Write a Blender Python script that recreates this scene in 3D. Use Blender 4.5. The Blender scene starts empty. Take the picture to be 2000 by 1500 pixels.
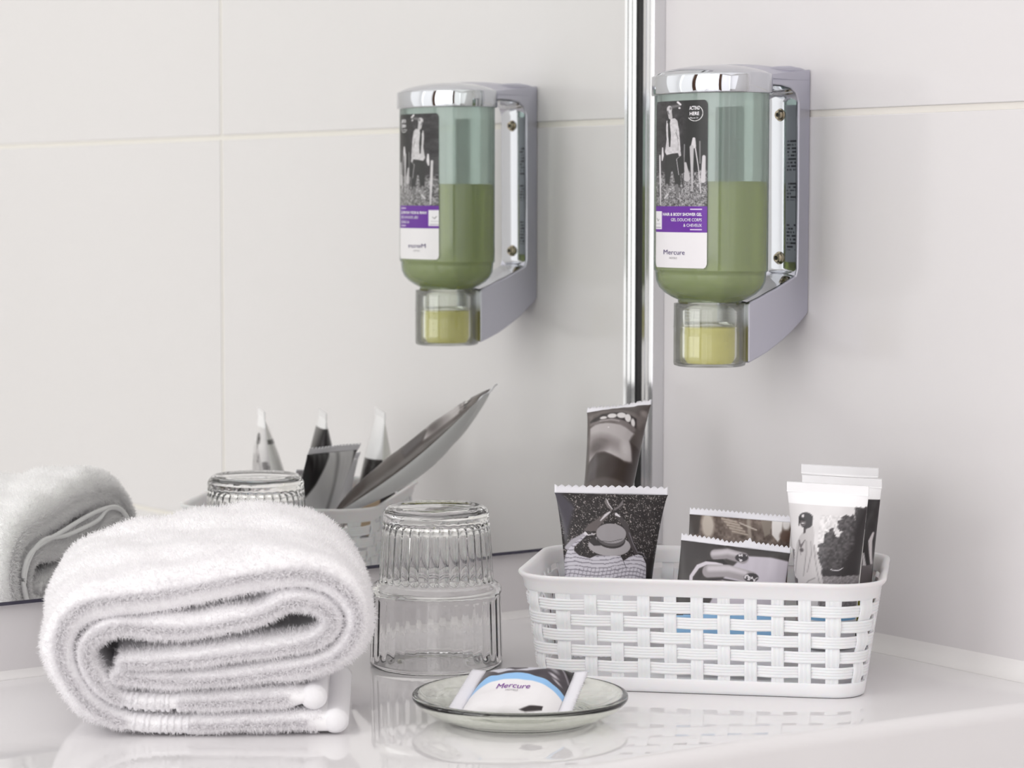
import bpy, math, random
import numpy as np
from mathutils import Matrix, Vector
S = bpy.context.scene
COL = S.collection
rng = np.random.default_rng(7)

# ------------------------------------------------------------------ camera, world, lights, exposure
F_PX = 4891.05
YAW, PIT, ROL = 0.634058649, 0.0717282832, 0.00154447519
CAM = np.array([1.17349610, -0.966156331, 0.243270139])
Fw = np.array([-math.cos(YAW)*math.cos(PIT), math.sin(YAW)*math.cos(PIT), -math.sin(PIT)])
Rt = np.cross(Fw, [0, 0, 1]); Rt /= np.linalg.norm(Rt); Up = np.cross(Rt, Fw)
R2 = Rt*math.cos(ROL)+Up*math.sin(ROL); U2 = -Rt*math.sin(ROL)+Up*math.cos(ROL)
cam_d = bpy.data.cameras.new('camera'); cam = bpy.data.objects.new('camera', cam_d); COL.objects.link(cam)
cam_d.sensor_width = 36.0; cam_d.lens = F_PX/2000*36.0; cam_d.clip_start = 0.02
cam.matrix_world = Matrix(((R2[0], U2[0], -Fw[0], CAM[0]), (R2[1], U2[1], -Fw[1], CAM[1]), (R2[2], U2[2], -Fw[2], CAM[2]), (0, 0, 0, 1)))
cam_d.dof.use_dof = True; cam_d.dof.focus_distance = 1.27; cam_d.dof.aperture_fstop = 16.0
S.camera = cam
S.view_settings.view_transform = 'Standard'; S.view_settings.look = 'None'
S.view_settings.gamma = 1.0; S.view_settings.use_curve_mapping = False
S.view_settings.exposure = -0.50
S.cycles.max_bounces = 16; S.cycles.diffuse_bounces = 8; S.cycles.glossy_bounces = 6
S.cycles.transmission_bounces = 14; S.cycles.transparent_max_bounces = 16
S.cycles.caustics_reflective = True; S.cycles.caustics_refractive = True; S.cycles.blur_glossy = 0.6
S.cycles.sample_clamp_indirect = 4.0
S.cycles.use_denoising = True
w = bpy.data.worlds.new('world'); S.world = w; w.use_nodes = True
w.node_tree.nodes['Background'].inputs[0].default_value = (1, 1, 1, 1)
w.node_tree.nodes['Background'].inputs[1].default_value = 0.5
def area(name, loc, target, sx, sy, power, col=(1, 1, 1)):
    l = bpy.data.lights.new(name, 'AREA'); l.shape = 'RECTANGLE'; l.size = sx; l.size_y = sy; l.energy = power; l.color = col
    o = bpy.data.objects.new(name, l); COL.objects.link(o); o.location = loc
    o.rotation_euler = (Vector(target)-Vector(loc)).to_track_quat('-Z', 'Y').to_euler(); return o
area('ceiling_lamp', (1.0, -1.05, 1.50), (1.0, -1.05, 0), 1.9, 1.9, 7.0, (0.985, 0.98, 1.0))
area('front_fill', (0.36, -2.15, 0.30), (0.36, 0.0, 0.25), 0.72, 2.2, 20.0, (0.985, 0.985, 1.0))  # added area light filling the tiled wall and corner, no real lamp
area('front_fill', (1.45, -2.15, 0.35), (1.45, 0.0, 0.25), 0.95, 2.2, 8.0, (0.985, 0.985, 1.0))  # second, weaker added fill from the same side
area('side_fill', (2.10, -1.50, 0.45), (0.15, -0.25, 0.12), 1.4, 1.8, 7.0, (0.98, 0.985, 1.0))  # added fill aimed at the towel and basket, no window known there

# ------------------------------------------------------------------ helpers
def s2l(c):
    c = np.asarray(c, float)/255.0
    return np.where(c <= 0.04045, c/12.92, ((c+0.055)/1.055)**2.4)
def mat(name, rgb, rough=0.5, metal=0.0, trans=0.0, ior=1.45, spec=0.5, coat=0.0, sss=0.0, bump=None):
    m = bpy.data.materials.new(name); m.use_nodes = True; b = m.node_tree.nodes['Principled BSDF']
    c = s2l(rgb); b.inputs['Base Color'].default_value = (c[0], c[1], c[2], 1)
    b.inputs['Roughness'].default_value = rough; b.inputs['Metallic'].default_value = metal
    b.inputs['Transmission Weight'].default_value = trans; b.inputs['IOR'].default_value = ior
    b.inputs['Specular IOR Level'].default_value = spec; b.inputs['Coat Weight'].default_value = coat
    if sss: b.inputs['Subsurface Weight'].default_value = sss; b.inputs['Subsurface Scale'].default_value = 0.004
    if bump:
        nt = m.node_tree; tc = nt.nodes.new('ShaderNodeTexCoord'); n = nt.nodes.new('ShaderNodeTexNoise'); bp = nt.nodes.new('ShaderNodeBump')
        n.inputs['Scale'].default_value = bump[0]; n.inputs['Detail'].default_value = 3
        bp.inputs['Strength'].default_value = bump[1]; bp.inputs['Distance'].default_value = bump[2]
        nt.links.new(tc.outputs['Object'], n.inputs['Vector']); nt.links.new(n.outputs['Fac'], bp.inputs['Height']); nt.links.new(bp.outputs['Normal'], b.inputs['Normal'])
    return m
def print_mat(name, rough=0.35):
    m = mat(name, (255, 255, 255), rough); nt = m.node_tree
    a = nt.nodes.new('ShaderNodeAttribute'); a.attribute_name = 'Col'
    nt.links.new(a.outputs['Color'], nt.nodes['Principled BSDF'].inputs['Base Color']); return m
def fibre_mat(name, rgb):
    m = bpy.data.materials.new(name); m.use_nodes = True; nt = m.node_tree; nt.nodes.clear(); c = s2l(rgb)
    o = nt.nodes.new('ShaderNodeOutputMaterial'); d = nt.nodes.new('ShaderNodeBsdfDiffuse'); t = nt.nodes.new('ShaderNodeBsdfTranslucent'); x = nt.nodes.new('ShaderNodeMixShader')
    d.inputs[0].default_value = t.inputs[0].default_value = (*c, 1); x.inputs[0].default_value = 0.45
    nt.links.new(d.outputs[0], x.inputs[1]); nt.links.new(t.outputs[0], x.inputs[2]); nt.links.new(x.outputs[0], o.inputs[0]); return m
def film_mat(name, tint, rough, diff, alpha_mix, gloss=0.12):
    """thin clear plastic: mostly see-through, some haze, some gloss"""
    m = bpy.data.materials.new(name); m.use_nodes = True; nt = m.node_tree; nt.nodes.clear()
    o = nt.nodes.new('ShaderNodeOutputMaterial'); t = nt.nodes.new('ShaderNodeBsdfTransparent'); d = nt.nodes.new('ShaderNodeBsdfDiffuse')
    tr = nt.nodes.new('ShaderNodeBsdfTranslucent'); g = nt.nodes.new('ShaderNodeBsdfGlossy'); lw = nt.nodes.new('ShaderNodeLayerWeight')
    c = s2l(tint); t.inputs[0].default_value = (*c, 1); c2 = s2l(diff); d.inputs[0].default_value = (*c2, 1); tr.inputs[0].default_value = (*c2, 1)
    g.inputs['Roughness'].default_value = rough; lw.inputs['Blend'].default_value = 0.25
    m0 = nt.nodes.new('ShaderNodeMixShader'); m0.inputs[0].default_value = 0.5; nt.links.new(d.outputs[0], m0.inputs[1]); nt.links.new(tr.outputs[0], m0.inputs[2])
    m1 = nt.nodes.new('ShaderNodeMixShader'); m1.inputs[0].default_value = alpha_mix; nt.links.new(t.outputs[0], m1.inputs[1]); nt.links.new(m0.outputs[0], m1.inputs[2])
    mm = nt.nodes.new('ShaderNodeMath'); mm.operation = 'MULTIPLY_ADD'; mm.inputs[1].default_value = 0.8; mm.inputs[2].default_value = gloss*0.3
    nt.links.new(lw.outputs['Fresnel'], mm.inputs[0])
    m2 = nt.nodes.new('ShaderNodeMixShader'); nt.links.new(mm.outputs[0], m2.inputs[0]); nt.links.new(m1.outputs[0], m2.inputs[1]); nt.links.new(g.outputs[0], m2.inputs[2])
    nt.links.new(m2.outputs[0], o.inputs[0]); return m
M = dict(
    tile=mat('glazed_tile', (223, 220, 221), 0.16, spec=0.45, bump=(2.5, 0.25, 0.002)),
    grout=mat('grout', (229, 225, 219), 0.8, bump=(400, 0.3, 0.0005)),
    wall=mat('painted_wall', (232, 231, 230), 0.7),
    ceil=mat('ceiling_white', (242, 242, 240), 0.8),
    floor=mat('floor_grey', (206, 203, 200), 0.4, bump=(20, 0.2, 0.001)),
    brown_panel=mat('added_brown_panel', (96, 66, 48), 0.4, bump=(15, 0.2, 0.001)),  # only for the added panel mirrored in the chrome
    counter=mat('solid_surface', (236, 234, 235), 0.035, spec=0.5, ior=1.5),
    apron=mat('solid_surface_matt', (226, 224, 224), 0.3),
    bead=mat('sealant', (240, 238, 237), 0.5),
    chrome=mat('chrome', (204, 206, 212), 0.04, 1.0),
    satin=mat('satin_chrome', (198, 198, 210), 0.28, 1.0, bump=(900, 0.05, 0.0002)),
    steel=mat('screw_steel', (170, 160, 140), 0.22, 1.0),
    dark=mat('dark_rubber_and_shade', (38, 36, 38), 0.5),
    mirror=mat('mirror_silver', (247, 249, 246), 0.0, 1.0),
    mirror_edge=mat('mirror_edge', (74, 72, 86), 0.25, 0.3),
    alu=mat('polished_aluminium', (222, 222, 224), 0.14, 1.0),
    basket=mat('white_plastic', (244, 243, 245), 0.32, sss=0.15),
    glass=mat('clear_glass', (255, 255, 255), 0.0, trans=1.0, ior=1.5),
    dish=mat('tinted_glass', (251, 254, 246), 0.0, trans=1.0, ior=1.5),
    towel=mat('terry_cotton', (252, 251, 252), 0.95, spec=0.1),
    pile=fibre_mat('terry_pile', (252, 251, 252)),
    hem=mat('woven_hem', (247, 246, 248), 0.85, spec=0.1, bump=(1800, 0.4, 0.0004)),
    prt=print_mat('printed_film', 0.3), prl=print_mat('printed_label', 0.35),
    seal=mat('white_film', (238, 237, 243), 0.4), ink=mat('ink_purple', (70, 50, 110), 0.5),
    inkw=mat('ink_white', (250, 248, 252), 0.5), inkg=mat('ink_grey', (150, 146, 150), 0.5), inkv=mat('ink_violet', (120, 40, 150), 0.5),
    inkb=mat('ink_black', (60, 60, 62), 0.5),
    shell=film_mat('bottle_plastic', (226, 238, 234), 0.08, (200, 214, 208), 0.34),
    cup=film_mat('clear_plastic', (252, 253, 251), 0.06, (245, 248, 245), 0.05),
    gel=mat('green_gel', (222, 220, 112), 0.10, trans=0.5, ior=1.2, spec=0.3),
    gel2=mat('yellow_gel', (243, 236, 150), 0.15, trans=0.35, ior=1.2, spec=0.3),
    tubep=mat('tube_plastic', (246, 245, 247), 0.3),
)
def empty(name, loc, label, cat, group=None):
    o = bpy.data.objects.new(name, None); COL.objects.link(o); o.location = loc; o.empty_display_size = 0.02
    o['label'] = label; o['category'] = cat
    if group: o['group'] = group
    return o
def mesh(name, V_, F_, m, parent=None, smooth=True, col=None, kind=None, label=None, mats=None, midx=None):
    V_ = np.asarray(V_, float)
    org = np.zeros(3); p = parent
    while p is not None: org += np.array(p.location); p = p.parent
    me = bpy.data.meshes.new(name)
    if isinstance(F_, np.ndarray):
        nf, k = F_.shape; me.vertices.add(len(V_)); me.vertices.foreach_set('co', (V_-org).astype(np.float32).ravel())
        me.loops.add(nf*k); me.loops.foreach_set('vertex_index', F_.astype(np.int32).ravel())
        me.polygons.add(nf); me.polygons.foreach_set('loop_start', np.arange(0, nf*k, k, dtype=np.int32)); me.update(calc_edges=True)
    else:
        me.from_pydata((V_-org).tolist(), [], F_)
    for mm in (mats or [m]): me.materials.append(mm)
    if midx is not None: me.polygons.foreach_set('material_index', np.asarray(midx, dtype=np.int32))
    if smooth: me.polygons.foreach_set('use_smooth', np.ones(len(me.polygons), dtype=bool))
    if col is not None:
        a = me.color_attributes.new('Col', 'FLOAT_COLOR', 'POINT')
        c = np.ones((len(V_), 4), np.float32); c[:, :3] = s2l(np.clip(col, 0, 255)); a.data.foreach_set('color', c.ravel())
    me.update()
    o = bpy.data.objects.new(name, me); COL.objects.link(o)
    if parent is not None: o.parent = parent
    if kind: o['kind'] = kind
    if label: o['label'] = label
    return o
def fixn(o):
    import bmesh
    bm = bmesh.new(); bm.from_mesh(o.data); bmesh.ops.remove_doubles(bm, verts=bm.verts, dist=1e-7); bmesh.ops.recalc_face_normals(bm, faces=bm.faces); bm.to_mesh(o.data); bm.free(); return o
def sharp(o, ang=35):
    m = o.modifiers.new('edges', 'EDGE_SPLIT'); m.split_angle = math.radians(ang); return o
def bevel(o, wd, seg=2, ang=30):
    m = o.modifiers.new('bevel', 'BEVEL'); m.width = wd; m.segments = seg; m.limit_method = 'ANGLE'; m.angle_limit = math.radians(ang); m.harden_normals = True; return o
def box(name, a, b, m, parent=None, bev=0, **k):
    x0, y0, z0 = a; x1, y1, z1 = b
    V_ = [(x0, y0, z0), (x1, y0, z0), (x1, y1, z0), (x0, y1, z0), (x0, y0, z1), (x1, y0, z1), (x1, y1, z1), (x0, y1, z1)]
    F_ = [(0, 3, 2, 1), (4, 5, 6, 7), (0, 1, 5, 4), (1, 2, 6, 5), (2, 3, 7, 6), (3, 0, 4, 7)]
    o = mesh(name, V_, F_, m, parent, smooth=bool(bev), **k)
    if bev: bevel(o, bev)
    return o
def gridF(nr, nc, wrap=False, off=0):
    """quads for an nr x nc vertex grid; wrap closes the columns"""
    i = np.arange(nr-1)[:, None]; j = np.arange(nc if wrap else nc-1)[None, :]; j2 = (j+1) % nc
    return np.stack([i*nc+j, i*nc+j2, (i+1)*nc+j2, (i+1)*nc+j], -1).reshape(-1, 4)+off
def lathe(name, prof, c, m, parent, n=96, fl=None, rot=0.0):
    prof = np.array(prof, float); th = np.linspace(0, 2*math.pi, n, endpoint=False)
    r = prof[:, 0][:, None]*np.ones((1, n)); z = prof[:, 1][:, None]*np.ones((1, n))
    if fl is not None: r = r+fl(prof[:, 0][:, None], prof[:, 1][:, None], th[None, :], np.arange(len(prof))[:, None])
    V_ = np.stack([c[0]+r*np.cos(th+rot), c[1]+r*np.sin(th+rot), c[2]+z], -1).reshape(-1, 3)
    return fixn(mesh(name, V_, gridF(len(prof), n, True), m, parent))
def fine(prof, step):
    out = [prof[0]]
    for a, b in zip(prof[:-1], prof[1:]):
        k = max(1, int(math.hypot(b[0]-a[0], b[1]-a[1])/step))
        out += [(a[0]+(b[0]-a[0])*i/k, a[1]+(b[1]-a[1])*i/k) for i in range(1, k+1)]
    return out
def catmull(P, n, closed=False):
    P = np.asarray(P, float); out = []
    N = len(P)
    for i in range(N if closed else N-1):
        if closed: p0, p1, p2, p3 = P[i-1], P[i], P[(i+1) % N], P[(i+2) % N]
        else: p0, p1, p2, p3 = P[max(i-1, 0)], P[i], P[i+1], P[min(i+2, N-1)]
        for t in np.arange(n)/n:
            out.append(0.5*((2*p1)+(-p0+p2)*t+(2*p0-5*p1+4*p2-p3)*t*t+(-p0+3*p1-3*p2+p3)*t**3))
    if not closed: out.append(P[-1])
    return np.array(out)
def extrude_poly(name, pts, axis, a0, a1, m, parent, bev=0, seg=2):
    """pts: (u,v) outline; axis 'x' -> (y,z) outline swept along x, 'z' -> (x,y) outline swept along z"""
    n = len(pts)
    f = (lambda p, t: (t, p[0], p[1])) if axis == 'x' else (lambda p, t: (p[0], p[1], t))
    V_ = [f(p, a0) for p in pts]+[f(p, a1) for p in pts]
    F_ = [tuple(range(n)), tuple(range(2*n-1, n-1, -1))]+[(i, (i+1) % n, n+(i+1) % n, n+i) for i in range(n)]
    o = fixn(mesh(name, V_, F_, m, parent))
    if bev: bevel(o, bev, seg, 35)
    else: sharp(o)
    return o
def tube(name, P, r, m, parent, n=8):
    P = np.asarray(P, float); T = np.gradient(P, axis=0); T /= np.linalg.norm(T, axis=1)[:, None]+1e-12
    ref = np.array([0, 0, 1.0]) if abs(T[:, 2]).mean() < 0.8 else np.array([1.0, 0, 0])
    A = np.cross(T, ref); A /= np.linalg.norm(A, axis=1)[:, None]+1e-12; B = np.cross(T, A)
    th = np.linspace(0, 2*math.pi, n, endpoint=False); r = np.broadcast_to(r, (len(P),))
    V_ = P[:, None, :]+r[:, None, None]*(A[:, None, :]*np.cos(th)[None, :, None]+B[:, None, :]*np.sin(th)[None, :, None])
    return mesh(name, V_.reshape(-1, 3), gridF(len(P), n, True), m, parent)

# ------------------------------------------------------------------ print painting (flat colour art evaluated at vertices)
def vnoise(X, Y, sc, seed=0):
    x = X/sc; y = Y/sc; xi = np.floor(x).astype(np.int64); yi = np.floor(y).astype(np.int64); fx = x-xi; fy = y-yi
    def h(a, b):
        v = (a*374761393+b*668265263+seed*974634777) & 0x7fffffff; v = ((v ^ (v >> 13))*1274126177) & 0x7fffffff
        return ((v ^ (v >> 16)) & 0xffff)/65535.0
    fx = fx*fx*(3-2*fx); fy = fy*fy*(3-2*fy)
    return (h(xi, yi)*(1-fx)+h(xi+1, yi)*fx)*(1-fy)+(h(xi, yi+1)*(1-fx)+h(xi+1, yi+1)*fx)*fy
class Art:
    def __init__(s, X, Y, bg): s.X = X; s.Y = Y; s.c = np.tile(np.array(bg, float), (len(X), 1))
    def put(s, a, c): a = np.clip(a, 0, 1)[:, None]; s.c = s.c*(1-a)+np.asarray(c, float)*a
    def g(s, v): return (v, v*0.985, v)
    def seg(s, p, q):
        d = np.array(q, float)-p; L = d@d+1e-9; t = np.clip(((s.X-p[0])*d[0]+(s.Y-p[1])*d[1])/L, 0, 1)
        return np.hypot(s.X-p[0]-t*d[0], s.Y-p[1]-t*d[1]), t
    def poly(s, P, c, soft=6, rough=0, seed=3):
        n = len(P); ins = np.zeros(len(s.X), bool); D = np.full(len(s.X), 1e9)
        for i in range(n):
            (x0, y0), (x1, y1) = P[i], P[(i+1) % n]
            k = ((y0 > s.Y) != (y1 > s.Y)) & (s.X < (x1-x0)*(s.Y-y0)/((y1-y0) or 1e-9)+x0); ins ^= k
            D = np.minimum(D, s.seg(P[i], P[(i+1) % n])[0])
        sd = np.where(ins, D, -D)
        if rough: sd = sd+(vnoise(s.X, s.Y, rough, seed)-0.5)*rough*1.6
        s.put(sd/soft+0.5, c if not isinstance(c, (int, float)) else s.g(c)); return sd
    def ell(s, cx, cy, rx, ry, c, soft=6, rot=0):
        a = math.radians(rot); x = (s.X-cx)*math.cos(a)+(s.Y-cy)*math.sin(a); y = -(s.X-cx)*math.sin(a)+(s.Y-cy)*math.cos(a)
        sd = (1-np.hypot(x/rx, y/ry))*min(rx, ry); s.put(sd/soft+0.5, c if not isinstance(c, (int, float)) else s.g(c)); return sd
    def line(s, P, wd, c, soft=4):
        wd = wd if isinstance(wd, (list, tuple)) else [wd]*len(P); best = np.full(len(s.X), -1e9)
        for i in range(len(P)-1):
            d, t = s.seg(P[i], P[i+1]); best = np.maximum(best, (wd[i]+(wd[i+1]-wd[i])*t)/2-d)
        s.put(best/soft+0.5, c if not isinstance(c, (int, float)) else s.g(c)); return best
    def tex(s, msk, sc, amp, seed=1): s.c = s.c+((vnoise(s.X, s.Y, sc, seed)-0.5)*amp*np.clip(msk, 0, 1))[:, None]
    def specks(s, msk, sc, th, c, seed=5):
        v = vnoise(s.X, s.Y, sc, seed)*0.6+vnoise(s.X+s.Y*0.6, s.Y, sc*0.6, seed+9)*0.4; s.put((v-th)*14*np.clip(msk, 0, 1), c)

# ------------------------------------------------------------------ room
def structure(o): o['kind'] = 'structure'; return o
RX, RY, ZF, ZC = 2.2, -2.2, -0.86, 1.56
wr = structure(box('wall_right', (-0.2, 0.0010, ZF), (RX, 0.06, ZC), M['grout']))
TH, TW, J, ZJ, XJ = 0.30, 0.60, 0.0036, 0.2938, 0.5188
def tile(x0, x1, z0, z1, kind='right'):
    if kind == 'right': return box('tile', (x0+J/2, 0.0, z0+J/2), (x1-J/2, 0.0030, z1-J/2), M['tile'], wr, bev=0.0007)
for k in range(-4, 5):
    for i in range(-1, 3):
        x0 = max(XJ+(i-1)*TW, -0.012); x1 = min(XJ+i*TW, RX); z0 = max(ZJ+(k-1)*TH, ZF); z1 = min(ZJ+k*TH, ZC)
        if x1-x0 > 0.02 and z1-z0 > 0.02: tile(x0, x1, z0, z1)
wl = structure(box('wall_left', (-0.06, RY, ZF), (-0.0052, 0.0, ZC), M['grout']))
for k in range(-4, 5):
    for i in range(0, 4):
        y1 = -i*TW; y0 = max(y1-TW, RY); z0 = max(ZJ+(k-1)*TH, ZF); z1 = min(ZJ+k*TH, ZC)
        if z1-z0 > 0.02: box('tile', (-0.0105, y0+J/2, z0+J/2), (-0.004, y1-J/2, z1-J/2), M['tile'], wl, bev=0.0012)
structure(box('wall_front', (-0.06, RY-0.05, ZF), (RX, RY, ZC), M['wall']))
structure(box('wall_back', (RX, RY, ZF), (RX+0.05, 0.06, ZC), M['wall']))
structure(box('floor', (-0.06, RY, ZF-0.05), (RX, 0.06, ZF), M['floor']))
structure(box('ceiling', (-0.06, RY, ZC), (RX, 0.06, ZC+0.05), M['ceil']))
dr = structure(box('dark_reflection_panel', (0.745, RY+0.0005, ZF), (0.955, RY+0.03, 1.45), M['brown_panel'], bev=0.003))  # unseen dark panel added to give the chrome cap dark stripes to reflect

# counter
ct = empty('vanity_counter', (0.17, -0.5, -0.05), 'glossy white vanity counter with curved front edge, under basket and towel', 'counter')
yy = np.array([-1.5, -1.1, -0.7, -0.5, -0.40, -0.2922, -0.204, -0.1589, -0.104, -0.0508, 0.0])
xx = np.array([0.36, 0.45, 0.40, 0.345, 0.334, 0.3327, 0.3352, 0.3395, 0.3440, 0.3502, 0.3590])
yf = np.linspace(-1.5, 0, 120)
fr = catmull(np.stack([xx, yy], 1), 14); xf = np.interp(yf, fr[:, 1], fr[:, 0])
prof = [(-0.34, 0.0)]+[(-0.34+0.02*i, 0.0) for i in range(1, 17)]
R0 = 0.007
prof = [(-9, 0.0), (-0.05, 0.0), (-R0, 0.0)]+[(-R0+R0*math.sin(a), -R0+R0*math.cos(a)) for a in np.linspace(0.2, math.pi/2, 8)]+[(0, -0.03), (0.002, -0.06), (0.0, -0.09), (-0.03, -0.11), (-9, -0.11)]
V_ = []
for x, y in zip(xf, yf):
    for u, z in prof: V_.append((-0.004 if u < -8 else x+u, y-0.0005, z))
mesh('countertop', V_, gridF(len(yf), len(prof)), M['counter'], ct)
bd = []
ang = np.linspace(0, math.pi/2, 9)
for x in np.linspace(-0.004, 0.357, 40):
    wdt = 0.0012+0.0075*np.clip(x/0.36, 0, 1.1)+0.0006
    for a in ang: bd.append((x, -wdt*(1-math.sin(a)), 0.0094*(1-math.cos(a))+0.00005))
structure(mesh('trim_1', bd, gridF(40, 9), M['bead']))
bd = []
for y in np.linspace(-1.4, 0, 30):
    for a in ang: bd.append((-0.004+0.004*(1-math.sin(a)), y, 0.004*(1-math.cos(a))+0.00005))
structure(mesh('trim_2', bd, gridF(30, 9), M['bead']))

# mirror with metal edge profile
ZM = 0.0386
mr = empty('wall_mirror', (-0.002, -0.7, ZM), 'large frameless wall mirror above the white counter', 'mirror')
mesh('mirror_pane', [(0, -1.5, ZM+0.0016), (0, -0.001, ZM+0.0016), (0, -0.001, 1.35), (0, -1.5, 1.35)], [(0, 1, 2, 3)], M['mirror'], mr, smooth=False)
box('backing', (-0.0039, -1.5, ZM+0.0016), (-0.0002, -0.001, 1.35), M['dark'], mr)
box('bottom_edge', (-0.0039, -1.5, ZM), (0.0006, -0.001, ZM+0.0017), M['mirror_edge'], mr)
ep = empty('corner_profile', (0.008, -0.004, ZM), 'polished aluminium edge profile standing in the corner beside the mirror', 'profile')
pf = [(0.0034, -0.0002), (0.0034, -0.0084), (0.0062, -0.0088), (0.0065, -0.0078), (0.0070, -0.0078), (0.0072, -0.0088), (0.0098, -0.0090), (0.0101, -0.0080), (0.0106, -0.0080), (0.0110, -0.0092), (0.0134, -0.0092), (0.0140, -0.0086), (0.0141, -0.0002)]
extrude_poly('metal_bar', pf, 'z', ZM, 1.35, M['alu'], ep)
box('rubber_gasket', (0.0001, -0.0070, ZM), (0.0034, -0.0004, 1.35), M['dark'], ep)

# ------------------------------------------------------------------ soap dispenser
DX, DY = 0.1268, -0.0612
A_, B_ = 0.0384, 0.0250
def zpx(y): return float(np.interp(y, [125, 150, 183, 200, 355, 403, 453, 530, 585, 640, 716], [.31989, .31291, .30372, .29898, .25565, .2422, .22817, .20652, .19104, .17553, .15406]))
def oval(a, b, n=96, e=2.15):
    t = np.linspace(0, 2*math.pi, n, endpoint=False); c = np.cos(t); s = np.sin(t)
    return np.stack([DX+a*np.sign(c)*np.abs(c)**(2/e), DY+b*np.sign(s)*np.abs(s)**(2/e)], 1)
def ovals(name, rows, m, parent, n=96, caps=True, e=2.15):
    V_ = []
    for a, b, z in rows: V_ += [(x, y, z) for x, y in oval(a, b, n, e)]
    V_ = np.array(V_); F_ = gridF(len(rows), n, True).tolist()
    if caps: F_ += [tuple(range(n-1, -1, -1)), tuple(range((len(rows)-1)*n, len(rows)*n))]
    return fixn(mesh(name, V_, F_, m, parent))
ds = empty('soap_dispenser', (DX, 0, 0.235), 'chrome wall-mounted shower gel dispenser with green bottle and photo label', 'soap dispenser')
# bracket: back plate, upper and lower arm in one C-shaped casting
HW = 0.0137
outer = [(0.0, 0.3171), (-0.007, 0.3190), (-0.0151, 0.3198), (-0.024, 0.3194), (-0.0311, 0.3185), (-0.0370, 0.3172), (-0.0370, 0.3085), (-0.0311, 0.3090), (-0.0220, 0.3088)]
inner = [(-0.0149, 0.3076), (-0.0112, 0.3050), (-0.0091, 0.2999), (-0.0088, 0.2500), (-0.0087, 0.2075), (-0.0100, 0.2035), (-0.0193, 0.1991), (-0.0250, 0.1966), (-0.0307, 0.1945), (-0.0380, 0.1915), (-0.0448, 0.1893)]
low = [(-0.0446, 0.1558), (-0.0380, 0.1583), (-0.0303, 0.1615), (-0.0246, 0.1646), (-0.0189, 0.1680), (-0.0130, 0.1719), (-0.0074, 0.1762), (-0.0035, 0.1795), (0.0, 0.1829)]
pts = outer+inner+low
bk = extrude_poly('bracket', pts, 'x', DX-HW, DX+HW, M['satin'], ds, bev=0.0011, seg=3)
# bright inner lining of the bracket (slightly dished chrome)
lin = [(-0.0370, 0.3084)]+[(-0.0311, 0.3089), (-0.0220, 0.3087)]+inner
lin = catmull(lin, 4)
V_ = []
nx = 9
for i, (y, z) in enumerate(lin):
    d = lin[min(i+1, len(lin)-1)]-lin[max(i-1, 0)]; d /= np.linalg.norm(d)+1e-9; nrm = np.array([d[1], -d[0]])
    for k in range(nx):
        u = -1+2*k/(nx-1); o_ = 0.0003+0.0010*(1-u*u)
        V_.append((DX+u*(HW-0.0016), y+nrm[0]*o_*1.0, z+nrm[1]*o_))
mesh('chrome_lining', V_, gridF(len(lin), nx), M['chrome'], ds)
for zz in (0.2933, 0.2133):
    sc = lathe('screw', [(0.0, 0.0), (0.0036, 0.0), (0.0036, 0.0006), (0.0033, 0.0010), (0.0028, 0.0010), (0.0028, 0.0019), (0.0024, 0.0026), (0.0012, 0.0028), (0.0011, 0.0016), (0.0, 0.0016)], (0, 0, 0), M['steel'], None, n=24)
    for v in sc.data.vertices: x, y, z = v.co; v.co = (x, -z, y)
    sc.parent = ds; sc.location = (0, -0.0098, zz-0.235)
    rc = mesh('screw_recess_shade', [(0.0012*(1.0 if k % 2 else 0.62)*math.cos(k*math.pi/6), 0, 0.0012*(1.0 if k % 2 else 0.62)*math.sin(k*math.pi/6)) for k in range(12)], [tuple(range(12))], M['dark'], None, smooth=False)  # flat dark star: shade of the screw socket put in as colour
    rc.parent = sc; rc.location = (0, -0.0030, 0)
sharp(bpy.data.objects['screw'], 40)
# cap: oval chrome ring with a domed top that runs back to the plate
rows = [(A_-0.0012, B_-0.0012, 0.3030), (A_+0.0006, B_+0.0006, 0.3031), (A_+0.0009, B_+0.0009, 0.3038), (A_+0.0009, B_+0.0009, 0.3128), (A_+0.0005, B_+0.0005, 0.3136), (A_-0.0008, B_-0.0006, 0.3140)]
for f, z in ((0.93, 0.3149), (0.80, 0.3163), (0.6, 0.3178), (0.4, 0.3187), (0.2, 0.3191), (0.03, 0.3192)): rows.append((A_*f, B_*f, z))
ovals('cap', rows, M['chrome'], ds)
# top arm: fan from the cap back to the plate
V_ = []
for i in range(14):
    t = i/13; y = DY+0.004+t*(0-DY-0.005); hw = HW+(0.031-HW)*(1-t)**1.6
    zc = 0.3196+0.0012*math.sin(t*math.pi)-0.0022*t*t; ze = 0.3120+0.0062*t
    for k in range(15):
        u = -1+2*k/14; V_.append((DX+u*hw, y, ze+(zc-ze)*(1-abs(u)**2.4)))
V_ = np.array(V_); Vb = V_.copy(); Vb[:, 2] = np.minimum(Vb[:, 2]-0.0005, 0.3122)
n0 = len(V_); ring = [k for k in range(15)]+[i*15+14 for i in range(1, 14)]+[13*15+k for k in range(13, -1, -1)]+[i*15 for i in range(12, 0, -1)]
F_ = gridF(14, 15).tolist()+(gridF(14, 15)[:, ::-1]+n0).tolist()+[(ring[i], ring[(i+1) % len(ring)], n0+ring[(i+1) % len(ring)], n0+ring[i]) for i in range(len(ring))]
sharp(fixn(mesh('top_arm', np.vstack([V_, Vb]), F_, M['satin'], ds)), 50)
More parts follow.
